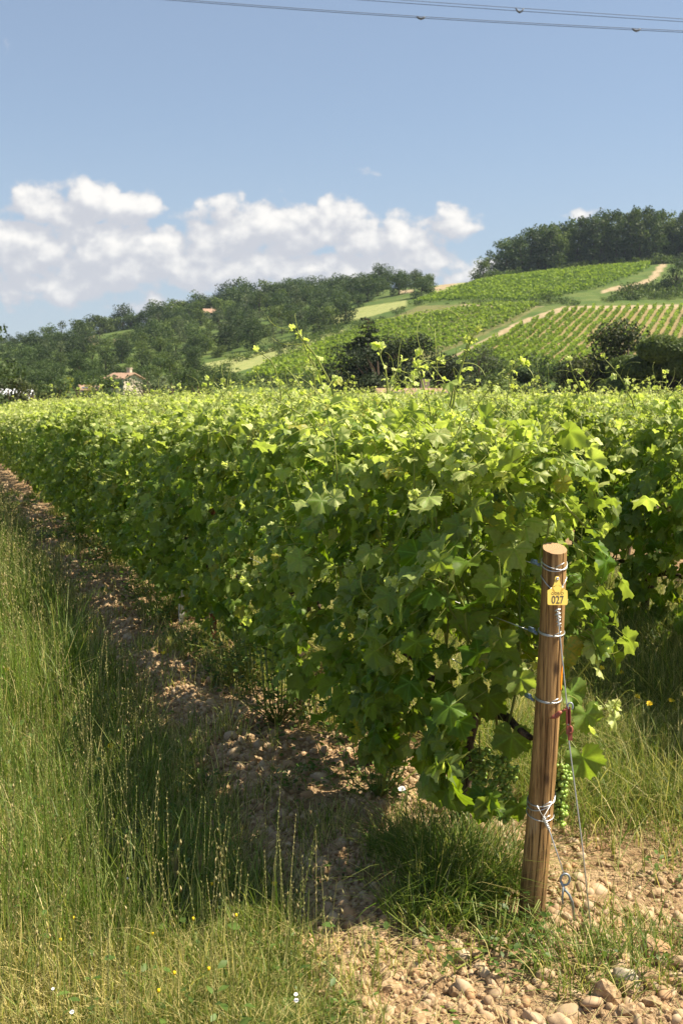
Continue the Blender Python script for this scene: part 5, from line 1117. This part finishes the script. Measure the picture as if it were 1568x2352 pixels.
# single trees close behind the vineyard
def single(kindf, x, ybase, ytop, Y, lab, cat='tree'):
    d = ray(x, 900); X = d[0] / d[1] * Y; z = float(zground(X, Y)); ht = CAMZ + ray(x, ytop)[2] / ray(x, ytop)[1] * Y - z; o = kindf(ht); o.location = (X, Y, z - .1); tag(o, lab, cat); return o
def cedar(H):
    rs = np.random.RandomState(811); e = link('cedar_tree', None); lobes = []; mb = MB(); mb.tube(np.array([[0, 0, 0], [.05, 0, H * .5], [.15, .1, H * .98]]), [.28, .18, .02], 7)
    for z in np.linspace(.10, .97, 26):
        R_ = (1 - z) ** .75 * H * .40 + .15; nb = 8 if z < .8 else 5
        for b in range(nb):
            a = rs.uniform(0, 6.28); L = R_ * rs.uniform(.65, 1.1); tip = np.array([math.cos(a) * L, math.sin(a) * L, z * H + L * rs.uniform(-.18, .12)]); mb.tube(np.array([[.05, 0, z * H], tip * [.5, .5, 1] + [0, 0, -.05], tip]), [.05, .03, .01], 4)
            for f in ((.55, .85, 1.0) if L > .9 else (.9,)): lobes.append((np.array([.05, 0, z * H]) * (1 - f) + tip * f, (max(.20, L * .24), max(.20, L * .24), .16)))
    link('trunk', mb.data('trunk', M['bark']), e); link('crown', crown_mesh('crown', rs, lobes, 330, .16, M['pine'], .3), e); return e
def pine(seed, wf=.9, nl=26, mt='pine', sz=.18, per=230, low=.15, cat='pine_tree', fl=.6):
    def f(H):
        rs = np.random.RandomState(seed); e = link(cat, None); W_ = H * wf; lobes = []
        for i in range(nl):
            z = rs.uniform(low, .93); w_ = W_ / 2 * math.sqrt(max(.04, 1 - ((z - .40) / .60) ** 2)); a = i * 2.4 + rs.normal(0, .4); r = w_ * (.35 + .6 * rs.rand() ** .5); s_ = W_ * rs.uniform(.11, .20); lobes.append(((r * math.cos(a), r * math.sin(a), z * H), (s_, s_, s_ * fl)))
        mb = MB(); mb.tube(np.array([[0, 0, -.2], [.1, 0, H * .4], [-.05, .1, H * .8]]), [.26, .19, .05], 7); limbs(mb, rs, H * .4, lobes, .2)
        link('trunk', mb.data('trunk', M['bark']), e); link('crown', crown_mesh('crown', rs, lobes, per, sz, M[mt], .3, .35), e); return e
    return f
single(cedar, 842, 900, 722, 112, 'dark cedar with tiered branches and a thin spire behind the vines')
single(pine(821, .85, 40), 945, 900, 752, 110, 'dark broad pine right of the tiered cedar')
single(pine(822, 1.1, 30), 868, 900, 786, 106, 'low dark pine in front of the tiered cedar'); single(pine(823, 1.0, 26), 800, 900, 786, 118, 'dark pine clump at the left foot of the cedar'); single(pine(828, 1.2, 26), 1005, 900, 818, 108, 'low dark pine at the right side of the broad pine')
M['acacia'] = leafy('dark_mixed_leaf', (.020, .030, .010), (.075, .085, .022), (.06, .09, .02), .18, .6, .2, rndamp=.8)
single(pine(824, 1.15, 34, 'acacia', .2, 190, .2, 'broadleaf_tree'), 1440, 905, 738, 98, 'big dark spreading tree in front of the striped hillside field')
single(pine(825, 1.2, 28, 'tree2', .2, 11160, .15, 'broadleaf_tree'), 1540, 905, 768, 92, 'green rounded tree right of the big dark spreading one'); single(pine(829, 1.2, 24, 'acacia', .2, 180, .12, 'broadleaf_tree'), 1375, 905, 805, 96, 'low dark tree at the left foot of the big spreading one')
single(pine(826, .8, 22, 'tree3', .2, 120, .25, 'broadleaf_tree'), 1098, 890, 792, 150, 'thin grey green tree at the corner of the striped field')
single(pine(827, 1.0, 24, 'tree', .2, 1160, .15, 'broadleaf_tree'), 1240, 905, 840, 120, 'dark bushy tree below the striped field'); single(pine(830, 1.3, 22, 'tree2', .2, 180, .12, 'broadleaf_tree'), 1170, 905, 852, 125, 'mid green bushy tree left of the dark one below the striped field')
single(pine(831, .9, 30, 'tree', .3, 70, .2, 'broadleaf_tree'), 1545, 660, 600, 330, 'dark tree beside the sandy track at the right edge')
single(pine(832, .8, 26, 'tree', .22, 160, .15, 'broadleaf_tree'), -62, 905, 728, 90, 'dark tall tree cut by the left edge of the view')
M['lime'] = leafy('lime_leaf', (.16, .19, .015), (.30, .30, .02), (.3, .34, .02), .3, .6, .2)
single(pine(833, 1.0, 16, 'lime', .2, 140, .1, 'broadleaf_tree'), 183, 905, 862, 135, 'small yellow green tree glowing among dark trees on the left')
for i, (x, yt, Y, mt, lab) in enumerate([(20, 868, 95, 'acacia', 'dark olive tree in front of the white shed at the far left'), (75, 872, 100, 'acacia', 'dark brownish tree right of the white shed'), (130, 858, 120, 'tree', 'dark rounded tree left of the yellow green one'), (235, 862, 125, 'tree', 'dark rounded tree between the yellow green tree and the cream house'), (340, 850, 140, 'tree3', 'grey green tree right of the cream house'), (395, 862, 150, 'tree', 'dark low tree two along from the cream house'), (455, 868, 150, 'tree2', 'mid green low tree at the left end of the hedge')]):
    single(pine(850 + i, 1.15, 20, mt, .2, 170, .1, 'broadleaf_tree'), x, 910, yt, Y, lab)

# ------------------------------------------------------------------ vine rows on the hillside
def hill_row(pl, lab, grp, rs, per=13, hgt=1.35, sz=.46):
    P_ = np.asarray(pl); seg = np.linalg.norm(np.diff(P_, axis=0), axis=1); L = seg.sum(); n_ = int(L * per)
    if n_ < 8: return
    t = rs.uniform(0, L, n_); cum = np.concatenate([[0], np.cumsum(seg)]); C_ = np.stack([np.interp(t, cum, P_[:, i]) for i in range(3)], 1); C_[:, :2] += rs.normal(0, .13, (n_, 2)); z = rs.beta(1.4, 1.0, n_) * hgt * (.55 + .75 * vnoise(C_[:, 0] * .5, C_[:, 1] * .5, 99)); C_[:, 2] += .15 + z
    V, FF = scatter(CL, CLF, C_, frames(rs.normal(size=(n_, 3)), rs.normal(0, .7, (n_, 3)) + [0, 0, .8]), sz * rs.uniform(.55, 1.2, n_))
    o = link('hillside_vine_row', mesh_data('hillside_vine_row', V, FF, M['hillvine'], {'age': np.repeat(np.clip(.75 * z / hgt + rs.normal(0, .2, n_), 0, 1), 5), 'rnd': np.repeat(rs.rand(n_), 5)})); tag(o, lab, 'vine row', grp)
def clip_rows(poly, dirv, origin, spacing, n_, lab, grp, Ys=(180, 470), half=120, **k):
    d = nrm(np.array(dirv, float)); pn = np.array([d[1], -d[0]])
    for i in range(n_):
        t = np.arange(-half, half, 1.0); X = origin[0] + pn[0] * spacing * i + d[0] * t; Y = origin[1] + pn[1] * spacing * i + d[1] * t
        okv = (Y > Ys[0]) & (Y < Ys[1]); X, Y = X[okv], Y[okv]
        if len(X) < 4: continue
        Z = zground(X, Y); x, y = proj(np.stack([X, Y, Z], -1)); ins = in_poly(x, y, poly) & (x > -60) & (x < 1640)
        if ins.sum() < 4: continue
        j = np.nonzero(ins)[0]
        for run in np.split(j, np.nonzero(np.diff(j) > 1)[0] + 1):
            if len(run) > 3: hill_row(np.stack([X, Y, Z], -1)[run], lab, grp, rs, **k)
rs = np.random.RandomState(64)
clip_rows(FIELD_C, (.335, .942), (2, 240), 2.0, 66, 'vine row of the striped hillside field with bare soil between', 'vine rows of the striped field', (170, 300), per=26, hgt=1.2, sz=.42)
clip_rows(FIELD_A, (1, .12), (10, 305), 2.1, 66, 'vine row of the green field left of the striped one', 'vine rows of the left hillside field', (150, 330), 160, per=9, sz=.5)
clip_rows(FIELD_B, (1, .25), (40, 430), 2.5, 60, 'vine row of the high field below the hilltop wood', 'vine rows of the high field', (280, 440), 160, per=9, sz=.55)

# ------------------------------------------------------------------ houses, pole and power lines
def house(x, y, Y, wd, dp, hw, hr, rz, lab, wall='render_wall', roof='roof', chim=True):
    d = ray(x, y); p = np.array([d[0] / d[1] * Y, Y, CAMZ + d[2] / d[1] * Y]); e = link('house', None, loc=p, rotz=rz); tag(e, lab, 'house')
    mb = MB(); mb.box((0, 0, hw / 2 - 1.5), (wd, dp, hw + 3)); g_ = np.array([[-wd / 2 + .01, -dp / 2 + .01, hw], [-wd / 2 + .01, dp / 2 - .01, hw], [-wd / 2 + .01, 0, hw + hr * .96]]); mb.add(np.concatenate([g_, g_ * [-1, 1, 1]]), [np.array([[0, 2, 1], [3, 4, 5]])])
    link('wall', mb.data('wall', M[wall], smooth=False), e); o_ = .35; V = []
    for zoff in (0, .16):
        for xx in (-wd / 2 - o_, wd / 2 + o_): V += [[xx, -dp / 2 - o_, hw - o_ * hr / dp * 2 + zoff], [xx, 0, hw + hr + zoff], [xx, dp / 2 + o_, hw - o_ * hr / dp * 2 + zoff]]
    Q = [[0, 1, 4, 3], [1, 2, 5, 4], [6, 9, 10, 7], [7, 10, 11, 8], [0, 3, 9, 6], [2, 8, 11, 5], [0, 6, 7, 1], [1, 7, 8, 2], [3, 4, 10, 9], [4, 5, 11, 10]]
    r_ = link('roof', mesh_data('roof', V, [np.array(Q)], M[roof], smooth=False), e)
    if chim: mb = MB(); mb.box((wd * .18, dp * .12, hw + hr + .1), (.6, .5, 1.3)); mb.box((wd * .18, dp * .12, hw + hr + .8), (.75, .65, .12)); link('chimney', mb.data('chimney', M['white_wall'] if wall == 'white_wall' else M['render_wall'], smooth=False), r_)
    for wx in (-.28, .05, .32):
        mb = MB(); mb.box((wd * wx, -dp / 2 - .02, hw * .58), (.95, .08, 1.25)); w_ = link('window', mb.data('window', M['shutter'], smooth=False), e); mb = MB(); mb.box((wd * wx, -dp / 2 - .075, hw * .58), (.7, .03, 1.0)); link('pane', mb.data('pane', M['glass'], smooth=False), w_)
    return e
house(482, 727, 470, 5.0, 4.4, 1.5, 1.5, .25, 'orange roofed house with a white chimney high among the ridge trees')
house(286, 897, 165, 3.2, 4.2, 1.7, .7, -.5, 'cream house with a tiled roof low among the left trees')
house(205, 906, 150, 2.0, 3, .6, .5, .3, 'low house with an orange roof left of the cream house', chim=False)
house(950, 922, 88, 5.2, 4.4, .2, .65, .08, 'wide brick red roof peeping over the vine tops beneath the pines')
house(25, 935, 110, 3.6, 3, 1.2, .4, .2, 'low white shed glimpsed behind dark trees at the far left', 'white_wall', 'white_wall', False)
p = on_hill(173, 774); mb = MB(); mb.tube(np.array([[0, 0, -.5], [0, 0, 4.6]]), [.16, .12], 8); e = link('utility_pole', None, loc=p); tag(e, 'thin wooden utility pole standing on the left ridge', 'pole'); link('shaft', mb.data('shaft', M['bark']), e); mb = MB(); mb.box((0, 0, 4.2), (1.1, .12, .12)); link('crossarm', mb.data('crossarm', M['bark'], smooth=False), e)
def power(pts, Y0, Y1, gap, sx, lab):
    P_ = np.array(pts, float); Ys = np.interp(P_[:, 0], [P_[0, 0], P_[-1, 0]], [Y0, Y1]); W_ = np.array([at(x, y, yy) for (x, y), yy in zip(P_, Ys)]); k = np.linspace(0, 1, 40); t = np.linspace(0, 1, len(W_)); W2 = np.stack([np.polyval(np.polyfit(t, W_[:, i], 2), k) for i in range(3)], 1); e = link('power_line', None, loc=W2[20]); tag(e, lab, 'power line')
    for s in (-1, 1): mb = MB(); mb.tube(W2 - W2[20] + [0, 0, s * gap / 2], .015, 5); link('conductor', mb.data('conductor', M['cable']), e)
    for x in sx:
        f = np.interp(x, P_[:, 0], t); c = np.array([np.interp(f, k, W2[:, i]) for i in range(3)]) - W2[20]; d = nrm(W2[30] - W2[10]); mb = MB(); mb.tube(np.array([c - d * .22 + [0, 0, gap / 2], c - d * .12 + [0, 0, -gap * .5], c + [0, 0, -gap * .9], c + d * .12 + [0, 0, -gap * .5], c + d * .22 + [0, 0, gap / 2]]), [.03, .055, .065, .055, .03], 7); link('spacer', mb.data('spacer', M['cable']), e)
power([(330, -6), (420, 0), (700, 20), (937, 41), (1250, 58), (1568, 72), (1640, 75)], 60, 60, .075, [937, 1566], 'lower twin power line crossing the sky with a dark spacer')
power([(780, -7), (880, 0), (1154, 20), (1568, 47), (1640, 51)], 64, 64, .15, [1154], 'upper twin power line near the top right with a dark spacer')
for bank in (BROAD, TALL, BUSH):
    for root, kids in bank:
        if id(root) not in usedp:
            for k in kids + [root]: bpy.data.objects.remove(k)

# ------------------------------------------------------------------ thin summer haze
m, N, out = mat('thin_haze'); pv = N.node('ShaderNodeVolumePrincipled'); pv.inputs['Color'].default_value = (.68, .82, 1.0, 1); pv.inputs['Density'].default_value = .00010; pv.inputs['Anisotropy'].default_value = .2
N.t.links.new(pv.outputs[0], out.inputs['Volume'])
mb = MB(); mb.box((0, 4545, 49), (26000, 9114, 110)); tag(link('haze', mb.data('haze', m, smooth=False)), kind='stuff')
S.cycles.volume_bounces = 0
